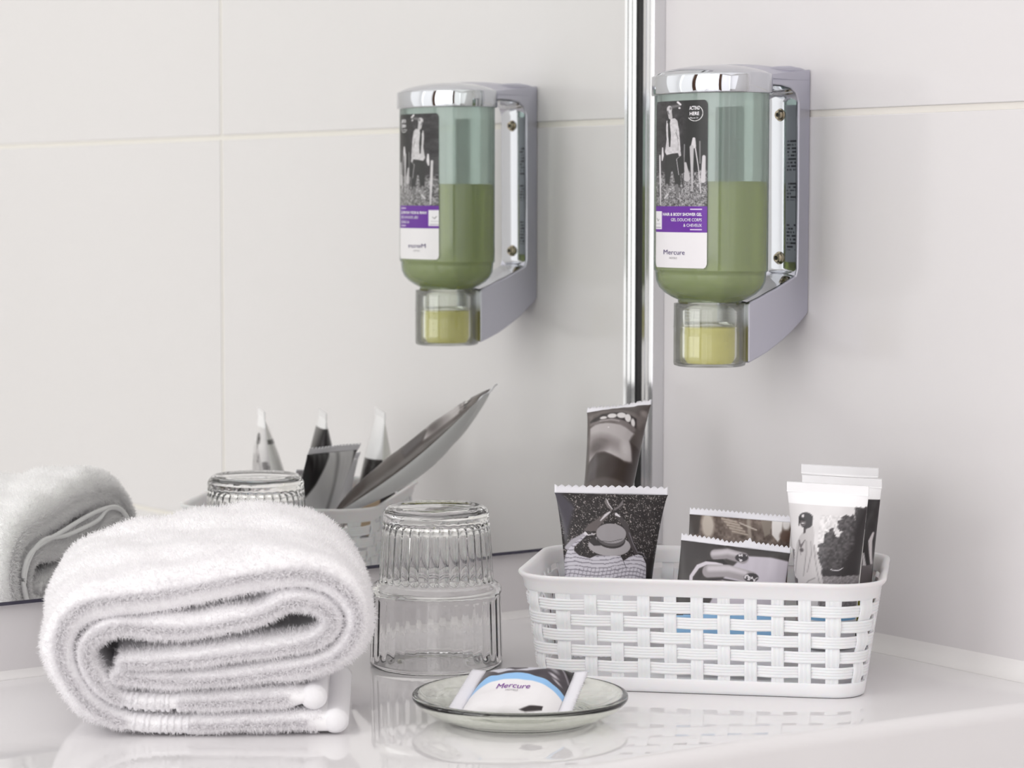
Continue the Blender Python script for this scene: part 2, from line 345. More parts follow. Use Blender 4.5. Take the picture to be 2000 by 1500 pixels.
# bottle
BA, BB = 0.0376, 0.0243
rows = [(BA*f, BB*f, z) for f, z in ((1, 0.3032), (1, 0.29), (1, 0.25), (1, 0.2078), (0.995, 0.2070), (0.972, 0.2064), (0.968, 0.2045), (0.955, 0.2010), (0.90, 0.1975), (0.80, 0.1945), (0.68, 0.1922), (0.56, 0.1906))]
rows += [(0.0185, 0.0165, 0.1898)]
bt = ovals('bottle', rows, M['shell'], ds, caps=False)
def shrink(rows, d, zt): return [(BA-d, BB-d, zt)]+[(max(a-d, 0.004), max(b-d, 0.004), z+0.0002) for a, b, z in rows if z < zt-0.001]
gl = ovals('gel', shrink(rows, 0.0010, 0.2556), M['gel'], bt, caps=True)
gl['label'] = 'green shower gel'
# measuring cup under the bottle
cp = lathe('dosing_cup', fine([(0.0, 0.1546), (0.0180, 0.1544), (0.0196, 0.1550), (0.0199, 0.1560), (0.0199, 0.1755), (0.0202, 0.1760), (0.0199, 0.1765), (0.0198, 0.1890), (0.0188, 0.1890), (0.0187, 0.1770), (0.0187, 0.1565), (0.0178, 0.1558), (0.0, 0.1558)], 0.004), (DX, DY, 0), M['cup'], ds, n=72)
lathe('dosed_gel', [(0, 0.1562), (0.0160, 0.1562), (0.0164, 0.1570), (0.0164, 0.1755), (0.0160, 0.1760), (0, 0.1760)], (DX, DY, 0), M['gel2'], cp, n=64)['label'] = 'yellow dose of gel'
nk = [(0.0150, 0.1765)]
for i in range(5): z = 0.1785+i*0.0018; nk += [(0.0166, z-0.0006), (0.0178, z), (0.0166, z+0.0006)]
nk += [(0.0166, 0.1880), (0.0175, 0.1900)]
lathe('threaded_neck', nk, (DX, DY, 0), M['cup'], ds, n=64)
# label on the oval front
def lab_pt(t, z, off=0.0004, back=False):
    c = math.cos(t); s = math.sin(t); e = 2.15
    x = BA*math.copysign(abs(c)**(2/e), c); y = BB*math.copysign(abs(s)**(2/e), s)
    nx_, ny_ = x/BA**2, y/BB**2; L = math.hypot(nx_, ny_)
    x += nx_/L*off; y += ny_/L*off
    return (DX+x, DY+(y if back else -y), z)
T0, T1 = math.radians(57), math.radians(123)
NU, NV = 150, 430
z_top, z_bot = zpx(199), zpx(522)
tt = np.linspace(T1, T0, NU); zz = np.linspace(z_top, z_bot, NV)
P = np.array([lab_pt(t, 0) for t in tt])
tt2, zz2 = np.meshgrid(tt, zz); PX = np.tile(P[:, 0], NV); PY = np.tile(P[:, 1], NV)
V_ = np.stack([PX, PY, zz2.ravel()], 1)
px = 1392+(0.654*(PX-DX)+0.7565*(PY-DY))*3531; py = np.interp(-zz2.ravel(), [-z_top, -zpx(403), -zpx(453), -z_bot], [199, 403, 453, 522])
X7 = (px-1260)*7.5; Y7 = (py-180)*7.5
a = Art(X7, Y7, (46, 43, 46)); a.tex(np.ones(len(X7)), 60, 34, 2); a.tex(np.ones(len(X7)), 22, 18, 3)
a.poly([(560, 100), (940, 100), (940, 1150), (620, 1150), (600, 700), (640, 400)], 22, 90)
a.line([(420, 230), (530, 215)], 40, 110, 30); a.line([(510, 165), (550, 200)], [30, 26], 225, 8); a.ell(535, 250, 16, 14, 220)
g_ = a.poly([(150, 1250), (330, 1180), (620, 1150), (700, 1170), (930, 1160), (930, 1700), (150, 1700)], 122, 60, rough=30)
a.tex((a.Y > 1150)*1.0, 14, 120, 7); a.tex((a.Y > 1150)*1.0, 40, 60, 8)
for y in range(880, 1240, 30): a.line([(170, y), (255, y)], 12, 78, 8)
for P_, w_, c_ in (([(250, 930), (258, 1300), (265, 1650)], [22, 26, 12], 215), ([(290, 820), (292, 930), (285, 1000)], [18, 34, 16], 225), ([(745, 700), (740, 800)], [44, 74], 215), ([(715, 820), (725, 1450)], [60, 16], 190), ([(765, 820), (810, 1100), (850, 1480)], [18, 14, 12], 215), ([(830, 740), (835, 1050)], [22, 18], 120), ([(610, 780), (605, 1060)], [16, 18], 130), ([(625, 1050), (650, 1270)], [34, 90], 190), ([(890, 960), (880, 1300)], [50, 70], 205), ([(540, 1480), (555, 1600)], [10, 12], 190)):
    a.line(P_, w_, c_, 10)
a.poly([(330, 920), (420, 900), (510, 890), (545, 1100), (560, 1340), (540, 1400), (480, 1360), (430, 1080), (390, 1370), (335, 1360), (325, 1150)], 40, 8)
a.line([(360, 1360), (365, 1480)], [34, 22], 130, 6); a.line([(505, 1370), (525, 1560)], [44, 22], 110, 6)
a.line([(325, 1555), (370, 1500)], [20, 30], 200, 6); a.line([(520, 1560), (580, 1585)], [18, 16], 170, 6)
a.poly([(345, 430), (400, 400), (470, 395), (505, 430), (530, 560), (555, 860), (520, 900), (440, 905), (350, 925), (325, 880), (350, 700), (340, 560)], 205, 8); a.tex((a.X < 560)*(a.Y < 930)*(a.Y > 390)*(a.X > 330)*1.0, 26, 26, 4)
a.line([(480, 600), (520, 690)], 8, 120, 8); a.line([(490, 560), (520, 760), (515, 860)], 6, 130, 6)
a.line([(385, 400), (378, 450)], 40, 30, 6); a.line([(380, 450), (392, 640), (395, 800)], [26, 40, 20], 34, 5)
a.line([(405, 380), (392, 300)], [58, 62], 190, 8); a.ell(388, 262, 38, 52, 205, 8); a.ell(405, 250, 16, 20, 120, 12); a.line([(365, 285), (380, 330)], 12, 90, 8)
a.line([(535, 880), (545, 930)], [40, 34], 200, 6)
a.poly([(495, 980), (560, 935), (600, 960), (612, 1180), (540, 1225), (515, 1180)], 34, 6); a.line([(497, 985), (530, 1215)], 7, 205, 4); a.line([(500, 985), (560, 935)], 5, 190, 4)
a.line([(560, 1200), (600, 1400)], 16, 60, 5); a.line([(600, 1200), (590, 1410)], 12, 50, 5)
sd = np.abs(np.hypot(a.X-758, a.Y-330)-112); ang_ = np.degrees(np.arctan2(a.Y-330, a.X-758))
a.put((4.5-sd)/3+0.5, (245, 245, 245)); a.put(((ang_ < -62) | (ang_ > 145))*(sd < 9)*1.0, (28, 26, 28))
a.put((Y7 > 1672)*1.0, (98, 20, 152)); a.put((Y7 > 2052)*1.0, (236, 233, 236))
# small white mark box and rules on the purple band
bx = lambda x0, y0, x1, y1, c: a.poly([(x0, y0), (x1, y0), (x1, y1), (x0, y1)], c, 5)
c8 = lambda x, y: ((x/1412*160)*7.5, (190+y/1500*170)*7.5)
for (q0, q1, c_) in ((c8(205, 378), c8(336, 686), (236, 234, 238)), (c8(820, 333), c8(1022, 349), (245, 240, 248)), (c8(820, 678), c8(1022, 694), (245, 240, 248)), (c8(222, 650), c8(320, 662), (150, 140, 160)), (c8(232, 590), c8(310, 600), (190, 185, 195))):
    bx(q0[0], q0[1], q1[0], q1[1], c_)
a.line([c8(250, 500), c8(268, 545), c8(288, 515)], 6, 90, 4)
# rounded corners of the label are left out of the mesh
u_ = np.tile(np.linspace(0, 1, NU), NV); v_ = np.repeat(np.linspace(0, 1, NV), NU)
F_ = gridF(NV, NU); cu = u_[F_].mean(1)*0.0445; cv = v_[F_].mean(1)*(z_top-z_bot); Hh = z_top-z_bot; rr = 0.003
dx_ = np.maximum(rr-np.minimum(cu, 0.0445-cu), 0); dy_ = np.maximum(rr-np.minimum(cv, Hh-cv), 0)
F_ = F_[np.hypot(dx_, dy_) < rr]
lb = mesh('label', V_, F_, M['prl'], bt, col=a.c, label='black and white fountain photo label with purple band')
# back label (white, printed with small text lines), seen through the plastic and in the chrome
NU2, NV2 = 60, 260
tb_ = np.linspace(math.radians(122), math.radians(58), NU2); zb = np.linspace(zpx(205), zpx(515), NV2); Pb = np.array([lab_pt(t, 0, back=True) for t in tb_])
V_ = np.stack([np.tile(Pb[:, 0], NV2), np.tile(Pb[:, 1], NV2), np.repeat(zb, NU2)], 1)
U_ = np.tile(np.linspace(0, 100, NU2), NV2); W_ = np.repeat(np.linspace(0, 200, NV2), NU2)
b_ = Art(U_, W_, (190, 198, 200))
txt = ((W_ % 4.6) < 2.3)*(vnoise(U_, np.floor(W_/4.6)*9, 3, 4) > 0.35)*(((W_ > 40) & (W_ < 82)) | ((W_ > 96) & (W_ < 120)) | ((W_ > 150) & (W_ < 185)))*(U_ > 8)*(U_ < 92)
b_.put(txt*1.0, (60, 62, 66))
mesh('back_label', V_, gridF(NV2, NU2), M['prl'], bt, col=b_.c, label='pale back label with small print')
def text_mesh(s, size, align='LEFT', bold=0.0, sx=1.0):
    c = bpy.data.curves.new('t', 'FONT'); c.body = s; c.size = size; c.align_x = align; c.offset = bold; c.resolution_u = 3
    o = bpy.data.objects.new('t', c); COL.objects.link(o); dg = bpy.context.evaluated_depsgraph_get(); dg.update()
    me = bpy.data.meshes.new_from_object(o.evaluated_get(dg)); V_ = np.array([v.co[:] for v in me.vertices]); F_ = [tuple(p.vertices) for p in me.polygons]
    bpy.data.objects.remove(o); bpy.data.curves.remove(c); bpy.data.meshes.remove(me); V_[:, 0] *= sx
    return V_, F_
def lab_text(s, zx, zy, hpx, m, align='LEFT', wpx=None, bold=0.0):
    """zx,zy: position on the label in pixels of the flat artwork; hpx: capital height"""
    V_, F_ = text_mesh(s, 1.0, align, bold); h = 0.70; k = hpx/h
    wd = V_[:, 0].max()-V_[:, 0].min(); kx = k if wpx is None else wpx/wd
    X_ = zx+V_[:, 0]*kx; Y_ = zy-V_[:, 1]*k
    out = []
    for x, y in zip(X_, Y_):
        off = (x-1392)/3531; t = math.acos(max(-1, min(1, off/0.0302)))-math.radians(37.0)
        # refine so that the text sits where the artwork puts it
        for _ in range(4):
            q = lab_pt(t, 0); e = (0.654*(q[0]-DX)+0.7565*(q[1]-DY))-off
            q2 = lab_pt(t+1e-3, 0); de = ((0.654*(q2[0]-DX)+0.7565*(q2[1]-DY))-off-e)/1e-3
            if abs(de) > 1e-4: t -= max(-0.2, min(0.2, e/de))
        out.append(lab_pt(t, zpx(y), 0.0006))
    return mesh('lettering', out, F_, m, bt, smooth=False)
c9 = lambda x, y: (1260+x/1412*160, 370+y/1500*170)
p_ = c9(1022, 452); lab_text('HAIR & BODY SHOWER GEL', p_[0], p_[1], 5.6, M['inkw'], 'RIGHT', wpx=75, bold=0.02)
p_ = c9(1022, 545); lab_text('GEL DOUCHE CORPS', p_[0], p_[1], 5.8, M['inkw'], 'RIGHT', wpx=59)
p_ = c9(1022, 638); lab_text('& CHEVEUX', p_[0], p_[1], 5.8, M['inkw'], 'RIGHT', wpx=35)
p_ = c9(366, 1115); lab_text('Mercure', p_[0], p_[1], 9.2, M['ink'], 'LEFT', wpx=41)
p_ = c9(470, 1190); lab_text('HOTELS', p_[0], p_[1], 3.6, M['inkg'], 'LEFT', wpx=15)
lab_text('ACTING', 1351.0, 217.5, 7.0, M['inkw'], 'LEFT', wpx=19, bold=0.02)
lab_text('HERE', 1351.0, 228.0, 6.6, M['inkw'], 'LEFT', wpx=18, bold=0.02)
lab_text('Planet 21', 1352.0, 234.5, 3.0, M['inkw'], 'LEFT', wpx=15)
def emboss(s, x, y, h):
    return lab_text(s, x, y, h, M['inkg'])

# ------------------------------------------------------------------ basket
FL = np.array([0.1755, -0.229, 0.0]); bU = np.array([0.72, 0.69, 0]); bU /= np.linalg.norm(bU); bV = np.array([-bU[1], bU[0], 0]); bZ = np.array([0, 0, 1.0])
LU, LV, FLARE, HB = 0.179, 0.120, 0.0085, 0.058
def bpt(u, v, z): return FL+bU*u+bV*v+bZ*z
RC = 0.015; U0 = V0 = FLARE; U1, V1 = LU-FLARE, LV-FLARE
su, sv = U1-U0-2*RC, V1-V0-2*RC; arc = math.pi/2*RC; PER = 2*(su+sv)+4*arc
def per(s):
    """point and outward normal on the bottom outline, s measured from the start of the front side"""
    s = s % PER
    segs = [(su, (U0+RC, V0), (1, 0), (0, -1)), (arc, (U1-RC, V0+RC), -90, None), (sv, (U1, V0+RC), (0, 1), (1, 0)), (arc, (U1-RC, V1-RC), 0, None),
            (su, (U1-RC, V1), (-1, 0), (0, 1)), (arc, (U0+RC, V1-RC), 90, None), (sv, (U0, V1-RC), (0, -1), (-1, 0)), (arc, (U0+RC, V0+RC), 180, None)]
    for L, p, d, n in segs:
        if s <= L+1e-12:
            if n is not None: return (p[0]+d[0]*s, p[1]+d[1]*s), n
            a_ = math.radians(d+90*s/L); return (p[0]+RC*math.cos(a_), p[1]+RC*math.sin(a_)), (math.cos(a_), math.sin(a_))
        s -= L
    return (U0+RC, V0), (0, -1)
def bp(s, z, off=0.0):
    (u, v), n = per(s); o_ = off+FLARE*(z/HB)**1.1; return bpt(u+n[0]*o_, v+n[1]*o_, z)
bk_ = empty('storage_basket', tuple(bpt(LU/2, LV/2, 0)), 'white woven plastic basket holding sachets and tubes', 'basket')
NM = 2*round(PER/0.01325/2); PIT_ = PER/NM; NS = NM*6
ss = np.linspace(0, PER, NS, endpoint=False)
def sweep(name, prof, m=M['basket']):
    """closed profile (off, z) swept round the basket"""
    V_ = np.array([bp(s, z, o_) for s in ss for o_, z in prof]).reshape(NS, len(prof), 3)
    n = len(prof); i = np.arange(NS)[:, None]; j = np.arange(n)[None, :]
    F_ = np.stack([i*n+j, ((i+1) % NS)*n+j, ((i+1) % NS)*n+(j+1) % n, i*n+(j+1) % n], -1).reshape(-1, 4)
    return sharp(fixn(mesh(name, V_.reshape(-1, 3), F_, m, bk_)), 50)
sweep('rim', [(-0.0010, 0.0500), (0.0006, 0.0495), (0.0012, 0.0505), (0.0012, 0.0545), (0.0026, 0.0562), (0.0032, 0.0575), (0.0028, 0.0584), (0.0016, 0.0586), (0.0002, 0.0580), (-0.0008, 0.0560)])
sweep('bottom_band', [(-0.0010, 0.0015), (0.0002, 0.0002), (0.0012, 0.0008), (0.0014, 0.0020), (0.0014, 0.0066), (0.0008, 0.0074), (-0.0008, 0.0074), (-0.0012, 0.0050)])
V_ = [bp(s, 0.0022, -0.0005) for s in ss]
mesh('base_plate', V_+[np.array(v)+[0, 0, 0.0012] for v in V_], [tuple(range(NS-1, -1, -1)), tuple(range(NS, 2*NS))]+[(i, (i+1) % NS, NS+(i+1) % NS, NS+i) for i in range(NS)], M['basket'], bk_, smooth=False)
SL = [0.0478-0.0078*j for j in range(6)]; AMP = 0.00085
hz = np.linspace(-0.0029, 0.0029, 13)
for k in range(5):
    zc = (SL[k]+SL[k+1])/2; V_ = []
    for s in ss:
        dsp = AMP*math.cos(math.pi*s/PIT_+k*math.pi)
        for j, h in enumerate(hz): V_.append(bp(s, zc+h, dsp+0.0004+(0.00022 if j % 3 else -0.00008)))
        for h in (0.0029, -0.0029): V_.append(bp(s, zc+h, dsp-0.0006))
    n = len(hz)+2; i = np.arange(NS)[:, None]; j = np.arange(n)[None, :]
    F_ = np.stack([i*n+j, ((i+1) % NS)*n+j, ((i+1) % NS)*n+(j+1) % n, i*n+(j+1) % n], -1).reshape(-1, 4)
    sharp(fixn(mesh('horizontal_strip', np.array(V_), F_, M['basket'], bk_)), 60)
zv = np.linspace(0.0060, 0.0510, 31); wv = np.linspace(-0.0031, 0.0031, 10)
for m_ in range(NM):
    V_ = []
    for z in zv:
        kf = (0.0478-0.0039-z)/0.0078; dsp = -AMP*math.cos(math.pi*m_+math.pi*kf)
        if z > 0.0478 or z < 0.0090: dsp = 0.0
        for j, wd in enumerate(wv): V_.append(bp(m_*PIT_+wd, z, dsp+0.0003+(0.00025 if j % 3 else -0.0001)))
        for wd in (0.0031, -0.0031): V_.append(bp(m_*PIT_+wd, z, dsp-0.0006))
    n = len(wv)+2; F_ = gridF(len(zv), n, True)
    sharp(fixn(mesh('vertical_strip', np.array(V_), F_, M['basket'], bk_)), 60)

# ------------------------------------------------------------------ sachets
def sachet(name, label, TL, TR, BR, BL, thick, art, pxc, sealh, nu=160, nv=160, zig=18, back=(225, 224, 228), neck=0.06, root=None, curve=0.0, backart=None, group=None, sealart=None, torn=None):
    TL, TR, BR, BL = map(lambda p: np.array(p, float), (TL, TR, BR, BL))
    root = empty(name, tuple((BL+BR)/2), label, 'sachet', group)
    upv = ((TL+TR)-(BL+BR))/2; Lh = np.linalg.norm(upv); upn = upv/Lh; rv = ((TR-TL)+(BR-BL))/2; Wd = np.linalg.norm(rv); rn = rv/Wd
    nrm = np.cross(rn, upn); nrm /= np.linalg.norm(nrm)
    u = np.linspace(0, 1, nu); v = np.linspace(0, 1, nv); U_, W_ = np.meshgrid(u, v); U_ = U_.ravel(); W_ = W_.ravel()
    def surf(side, U_, W_):
        body = np.sin(np.pi*np.clip(W_, 0, 1))**0.55
        narrow = neck*body; uu = 0.5+(U_-0.5)*(1-narrow*2*0.5)
        P_ = (TL*(1-uu)[:, None]+TR*uu[:, None])*(1-W_)[:, None]+(BL*(1-uu)[:, None]+BR*uu[:, None])*W_[:, None]
        prof_ = (np.clip(4*U_*(1-U_), 0, 1))**0.62*body
        wr_ = (vnoise(U_*Wd*1e3, W_*Lh*1e3, 9, 11+len(label))-0.5)*0.0010*body*np.clip(6*np.minimum(U_, 1-U_), 0, 1)+(vnoise(U_*Wd*1e3*2, W_*Lh*400, 5, 31)-0.5)*0.0008*(1-body)*np.clip(8*np.minimum(U_, 1-U_), 0, 1)
        cv = curve*np.sin(np.pi*W_)
        return P_+nrm[None, :]*(side*(thick/2*prof_+0.00012)+wr_+cv)[:, None]
    Vf = surf(1, U_, W_); Vb = surf(-1, U_, W_)
    pc = np.array(pxc, float); X_ = (pc[0, 0]*(1-U_)+pc[1, 0]*U_)*(1-W_)+(pc[3, 0]*(1-U_)+pc[2, 0]*U_)*W_
    Y_ = (pc[0, 1]*(1-U_)+pc[1, 1]*U_)*(1-W_)+(pc[3, 1]*(1-U_)+pc[2, 1]*U_)*W_
    cf = art(X_, Y_, U_, W_); cb = np.tile(np.array(back, float), (len(U_), 1)) if backart is None else backart(U_, W_)
    N = nu*nv; Ff = gridF(nv, nu); Fb = Ff[:, ::-1]+N
    rim = np.concatenate([np.arange(nu), np.arange(1, nv)*nu+nu-1, (nv-1)*nu+np.arange(nu-2, -1, -1), np.arange(nv-2, 0, -1)*nu]); r2 = np.roll(rim, -1)
    Fr = np.stack([rim, rim+N, r2+N, r2], 1)
    mesh('pouch', np.vstack([Vf, Vb]), np.vstack([Ff, Fb, Fr]), M['prt'], root, col=np.vstack([cf, cb]))
    # crimped seals with zigzag outer edge
    for top in (True, False):
        h = sealh[0 if top else 1]
        if h <= 0: continue
        A0, A1, dr_ = (TL, TR, upn) if top else (BL, BR, -upn)
        nn = zig*4+1; uu = np.linspace(0, 1, nn); rows_ = 5; V_ = []
        for r_ in range(rows_):
            t_ = r_/(rows_-1)
            for i_, q in enumerate(uu):
                zz_ = abs(((i_/4.0) % 1)-0.5)*2*0.0013
                hh = (h-0.0013+zz_)*t_ if r_ == rows_-1 else (h-0.0013)*t_
                if torn and top: hh += torn(q)*t_
                V_.append(A0*(1-q)+A1*q+dr_*hh+nrm*(0.00022*(1 if i_ % 2 else -1)*(0.3+t_)+0.0006*math.sin(q*7+len(label))*t_))
        V_ = np.array(V_); Vk = V_-nrm*0.00025; n_ = len(V_); Fq = gridF(rows_, nn)
        rim_ = np.concatenate([np.arange(nn), np.arange(1, rows_)*nn+nn-1, (rows_-1)*nn+np.arange(nn-2, -1, -1), np.arange(rows_-2, 0, -1)*nn]); r3 = np.roll(rim_, -1)
        mesh('crimped_seal', np.vstack([V_, Vk]), np.vstack([Fq, Fq[:, ::-1]+n_, np.stack([rim_, rim_+n_, r3+n_, r3], 1)]), M['seal'], root)
    return root
def z5(x, y): return (980+x/3.571, 760+y/3.571)
def art_mouth(X, Y, U, W):
    a = Art((X-980)*3.571, (Y-760)*3.571, (84, 76, 74)); a.tex(np.ones(len(X)), 60, 16, 3)
    a.poly([(600, 200), (700, 170), (860, 175), (960, 210), (1030, 150), (1010, 240), (960, 300), (880, 210), (760, 190), (640, 215), (600, 260)], (112, 104, 102), 24)
    a.ell(1000, 185, 26, 20, (138, 130, 128), 20)
    a.poly([(605, 245), (700, 205), (850, 195), (945, 240), (940, 305), (860, 270), (760, 255), (660, 262), (605, 275)], (44, 38, 38), 10)
    for q in ((770, 228, 34, 21), (838, 225, 33, 25), (884, 244, 22, 32), (919, 272, 14, 28), (706, 238, 26, 13)): a.ell(*q, (222, 218, 218), 7)
    a.line([(610, 272), (700, 262), (790, 268), (860, 296), (915, 318)], [22, 26, 34, 46, 36], (118, 110, 110), 12)
    a.line([(680, 262), (760, 262), (820, 275)], 8, (170, 164, 164), 8)
    a.poly([(600, 300), (640, 282), (720, 284), (830, 305), (925, 345), (905, 375), (888, 410), (898, 480), (902, 530), (880, 556), (840, 560), (780, 545), (700, 515), (640, 512), (575, 560), (585, 440), (592, 380)], (176, 170, 171), 14)
    a.ell(700, 430, 110, 40, (118, 110, 110), 70, 20); a.ell(640, 470, 70, 50, (92, 84, 84), 60); a.ell(860, 480, 34, 50, (192, 187, 188), 40); a.ell(740, 325, 5, 4, 240)
    a.poly([(540, 700), (565, 565), (640, 515), (700, 518), (780, 548), (845, 566), (900, 545), (905, 420), (960, 430), (940, 700)], (56, 46, 44), 18)
    a.poly([(545, 700), (580, 560), (640, 520), (640, 600), (625, 700)], (84, 78, 80), 30)
    return a.c
sachet('sachet', 'narrow grey sachet printed with smiling mouth and chin, leaning highest at the back', (.0535, -.0897, .1248), (.0769, -.0615, .1297), (.1385, -.1345, .0545), (.1190, -.1500, .0535), 0.021, art_mouth,
       [(1146, 806), (1272, 790), (1190, 1095), (1105, 1100)], (0.0042, 0.004), 110, 190, zig=10, neck=0.10, back=(205, 205, 206), curve=-0.004)
def art_hat(X, Y, U, W):
    a = Art((X-1060)*6.82, (Y-930)*6.82, (33, 28, 29)); one = np.ones(len(X))
    a.tex(one, 90, 14, 3); a.specks((a.Y < 1180)*1.0, 13, 0.70, (176, 168, 166), 5); a.specks((a.Y < 1180)*1.0, 8, 0.76, (120, 110, 108), 6)
    a.poly([(120, 150), (200, 160), (380, 420), (300, 700), (240, 900), (180, 500)], (66, 62, 72), 60)
    sh = a.poly([(205, 1290), (230, 1130), (290, 960), (400, 870), (500, 805), (525, 850), (440, 930), (350, 1010), (345, 1070), (410, 1140), (560, 1190), (650, 1150), (1000, 1160), (1050, 1230), (1150, 1165), (1270, 1130), (1340, 1150), (1400, 1260), (1400, 1520), (230, 1520)], (200, 197, 206), 8)
    m_ = np.clip(sh/6, 0, 1)
    wv_ = np.sin((a.Y+30*np.sin(a.X/150)+22*vnoise(a.X, a.Y, 60, 3))/9.0); a.put((wv_ > 0.6)*m_*0.55, (92, 88, 100))
    vv = np.sin((a.X+0.25*a.Y)/9.0); a.put((vv > 0.65)*(np.clip(a.Y-1330, 0, 1))*m_*0.4, (110, 106, 118))
    a.line([(255, 1010), (330, 930), (470, 850)], [60, 66, 40], (168, 164, 172), 14); a.line([(1030, 1200), (1090, 1330)], 7, (60, 56, 62), 5)
    a.poly([(840, 505), (870, 520), (800, 620), (690, 740), (680, 800), (560, 790), (480, 780), (560, 690), (700, 600)], (96, 88, 88), 16)
    a.line([(862, 512), (800, 560), (725, 640)], [22, 34, 12], (206, 202, 206), 8); a.line([(505, 815), (540, 850), (640, 840), (590, 825)], [34, 14, 10, 10], (222, 218, 222), 6)
    a.line([(925, 520), (1010, 610), (1090, 740), (1130, 860), (1180, 1010), (1245, 1110)], [30, 66, 70, 66, 70, 60], (66, 60, 62), 8)
    a.line([(1130, 820), (1190, 980), (1260, 1100), (1350, 1110), (1400, 1190)], 9, (128, 124, 132), 6); a.line([(950, 545), (1000, 580)], [40, 20], (212, 208, 212), 6)
    a.poly([(822, 290), (800, 350), (830, 440), (890, 485), (905, 470), (850, 380)], (112, 106, 106), 5); a.line([(824, 295), (852, 390), (900, 470)], [4, 12, 10], (210, 206, 210), 4)
    a.poly([(1062, 312), (1050, 400), (990, 455), (925, 492), (915, 470), (985, 420)], (112, 106, 108), 5)
    a.ell(845, 1010, 305, 152, (164, 160, 163), 7, 4); a.poly([(555, 950), (580, 900), (640, 880), (665, 930), (720, 1010), (620, 1010)], (48, 44, 46), 8)
    a.ell(868, 925, 205, 128, (44, 40, 42), 6, 6); a.ell(868, 905, 198, 118, (88, 84, 86), 6, 6); a.ell(872, 832, 214, 148, (152, 148, 151), 6, 4)
    a.line([(700, 940), (860, 955), (1030, 915)], 7, (58, 54, 56), 5)
    a.put((a.Y > 1500)*1.0, (240, 239, 242)); return a.c
def back_hat(U, W):
    c = np.tile(np.array([214., 213., 215.]), (len(U), 1)); a = Art(U*100, W*100, (214, 213, 215)); a.tex(np.ones(len(U)), 20, 10, 5)
    a.poly([(-5, -5), (45, -5), (-5, 45)], (34, 30, 32), 3); a.poly([(55, -5), (62, -5), (50, 110), (40, 110)], (150, 148, 150), 6); a.poly([(90, -5), (105, -5), (105, 60)], (52, 48, 50), 4); return a.c
sachet('sachet', 'wide black sachet printed with straw hat and striped shirt, at the left of the basket', (.1244, -.1667, .0908), (.1526, -.1119, .0885), (.1668, -.1382, .0095), (.1486, -.1770, .0110), 0.016, art_hat,
       [(1083, 960), (1305, 965), (1264, 1294), (1104, 1294)], (0.0048, 0.004), 210, 260, zig=16, neck=0.09, backart=back_hat)
def art_hand(X, Y, U, W):
    a = Art((X-1280)*4.1667, (Y-880)*4.1667, (66, 62, 62)); a.tex(np.ones(len(X)), 90, 10, 3)
    a.poly([(440, 790), (700, 790), (960, 850), (1140, 830), (1140, 700), (160, 700), (160, 860), (420, 900)], (62, 58, 59), 30)
    a.poly([(740, 862), (960, 872), (1140, 905), (1140, 1300), (420, 1300), (560, 1060), (640, 960)], (196, 190, 200), 14)
    a.line([(500, 850), (600, 845), (735, 880)], [88, 86, 92], (150, 144, 148), 14); a.line([(480, 842), (600, 830), (700, 852)], [40, 40, 30], (196, 190, 196), 24)
    a.line([(430, 905), (560, 905), (620, 960), (720, 985)], [20, 26, 20, 14], (40, 36, 38), 12)
    a.line([(280, 1140), (290, 1020), (350, 945), (420, 920), (500, 925), (560, 935)], [26, 30, 34, 30, 24, 14], (214, 208, 216), 8)
    a.line([(330, 1140), (340, 1040), (400, 975)], [60, 50, 30], (52, 47, 49), 16)
    a.line([(440, 985), (600, 985), (820, 1035)], [104, 98, 86], (160, 154, 158), 12); a.line([(450, 965), (620, 965), (760, 1000)], [44, 44, 34], (204, 198, 204), 26)
    a.line([(400, 1060), (560, 1050), (760, 1085)], [12, 14, 18], (48, 43, 46), 10); a.line([(380, 1090), (560, 1080)], [30, 40], (170, 160, 165), 16)
    for q in ((722, 877, 54, 33), (812, 1037, 62, 36)):
        a.ell(*q, (58, 54, 58), 7); m_ = np.clip((1-np.hypot((a.X-q[0])/q[2], (a.Y-q[1])/q[3]))*8, 0, 1); a.specks(m_, 20, 0.56, (212, 208, 212), 7)
    a.put((Y > 1196)*1.0, (150, 196, 236)); a.put((Y > 1240)*1.0, (240, 239, 242)); return a.c
b4 = lambda u, v, z: tuple(bpt(u, v, z))
sachet('sachet', 'sachet showing fingers with patterned nails, in the middle front of the basket', b4(.0760, .0572, .0703), b4(.1325, .0545, .0652), b4(.1290, .0330, .0080), b4(.0700, .0330, .0080), 0.012, art_hand,
       [(1330, 1055), (1548, 1080), (1536, 1300), (1296, 1290)], (0.0040, 0.003), 210, 200, zig=24, neck=0.04, torn=lambda q: 0.0018*math.exp(-((q-0.62)/0.03)**2)-0.0010*math.exp(-((q-0.45)/0.1)**2))
def art_street(X, Y, U, W):
    a = Art((X-1280)*4.1667, (Y-880)*4.1667, (104, 90, 82)); one = np.ones(len(X)); a.tex(one, 45, 60, 3); a.tex(one, 16, 40, 6)
    a.poly([(250, 500), (370, 500), (340, 700), (250, 700)], (58, 50, 46), 20); a.ell(420, 620, 52, 110, (186, 176, 166), 24)
    for k in range(5): a.line([(540+22*k, 560+28*k), (660+24*k, 590+28*k)], 14, (176, 164, 152), 8)
    a.line([(760, 560), (780, 760)], 26, (150, 140, 130), 12); a.line([(690, 600), (830, 660)], 12, (190, 180, 170), 8); a.poly([(860, 560), (950, 560), (945, 690), (900, 720)], (132, 122, 112), 10)
    a.poly([(952, 540), (1045, 540), (1040, 720), (1010, 760), (960, 700)], (226, 222, 220), 10); a.ell(1075, 600, 34, 60, (216, 212, 210), 20); a.ell(1075, 710, 50, 50, (92, 72, 62), 24); a.put((Y > 1150)*1.0, (240, 239, 242)); return a.c
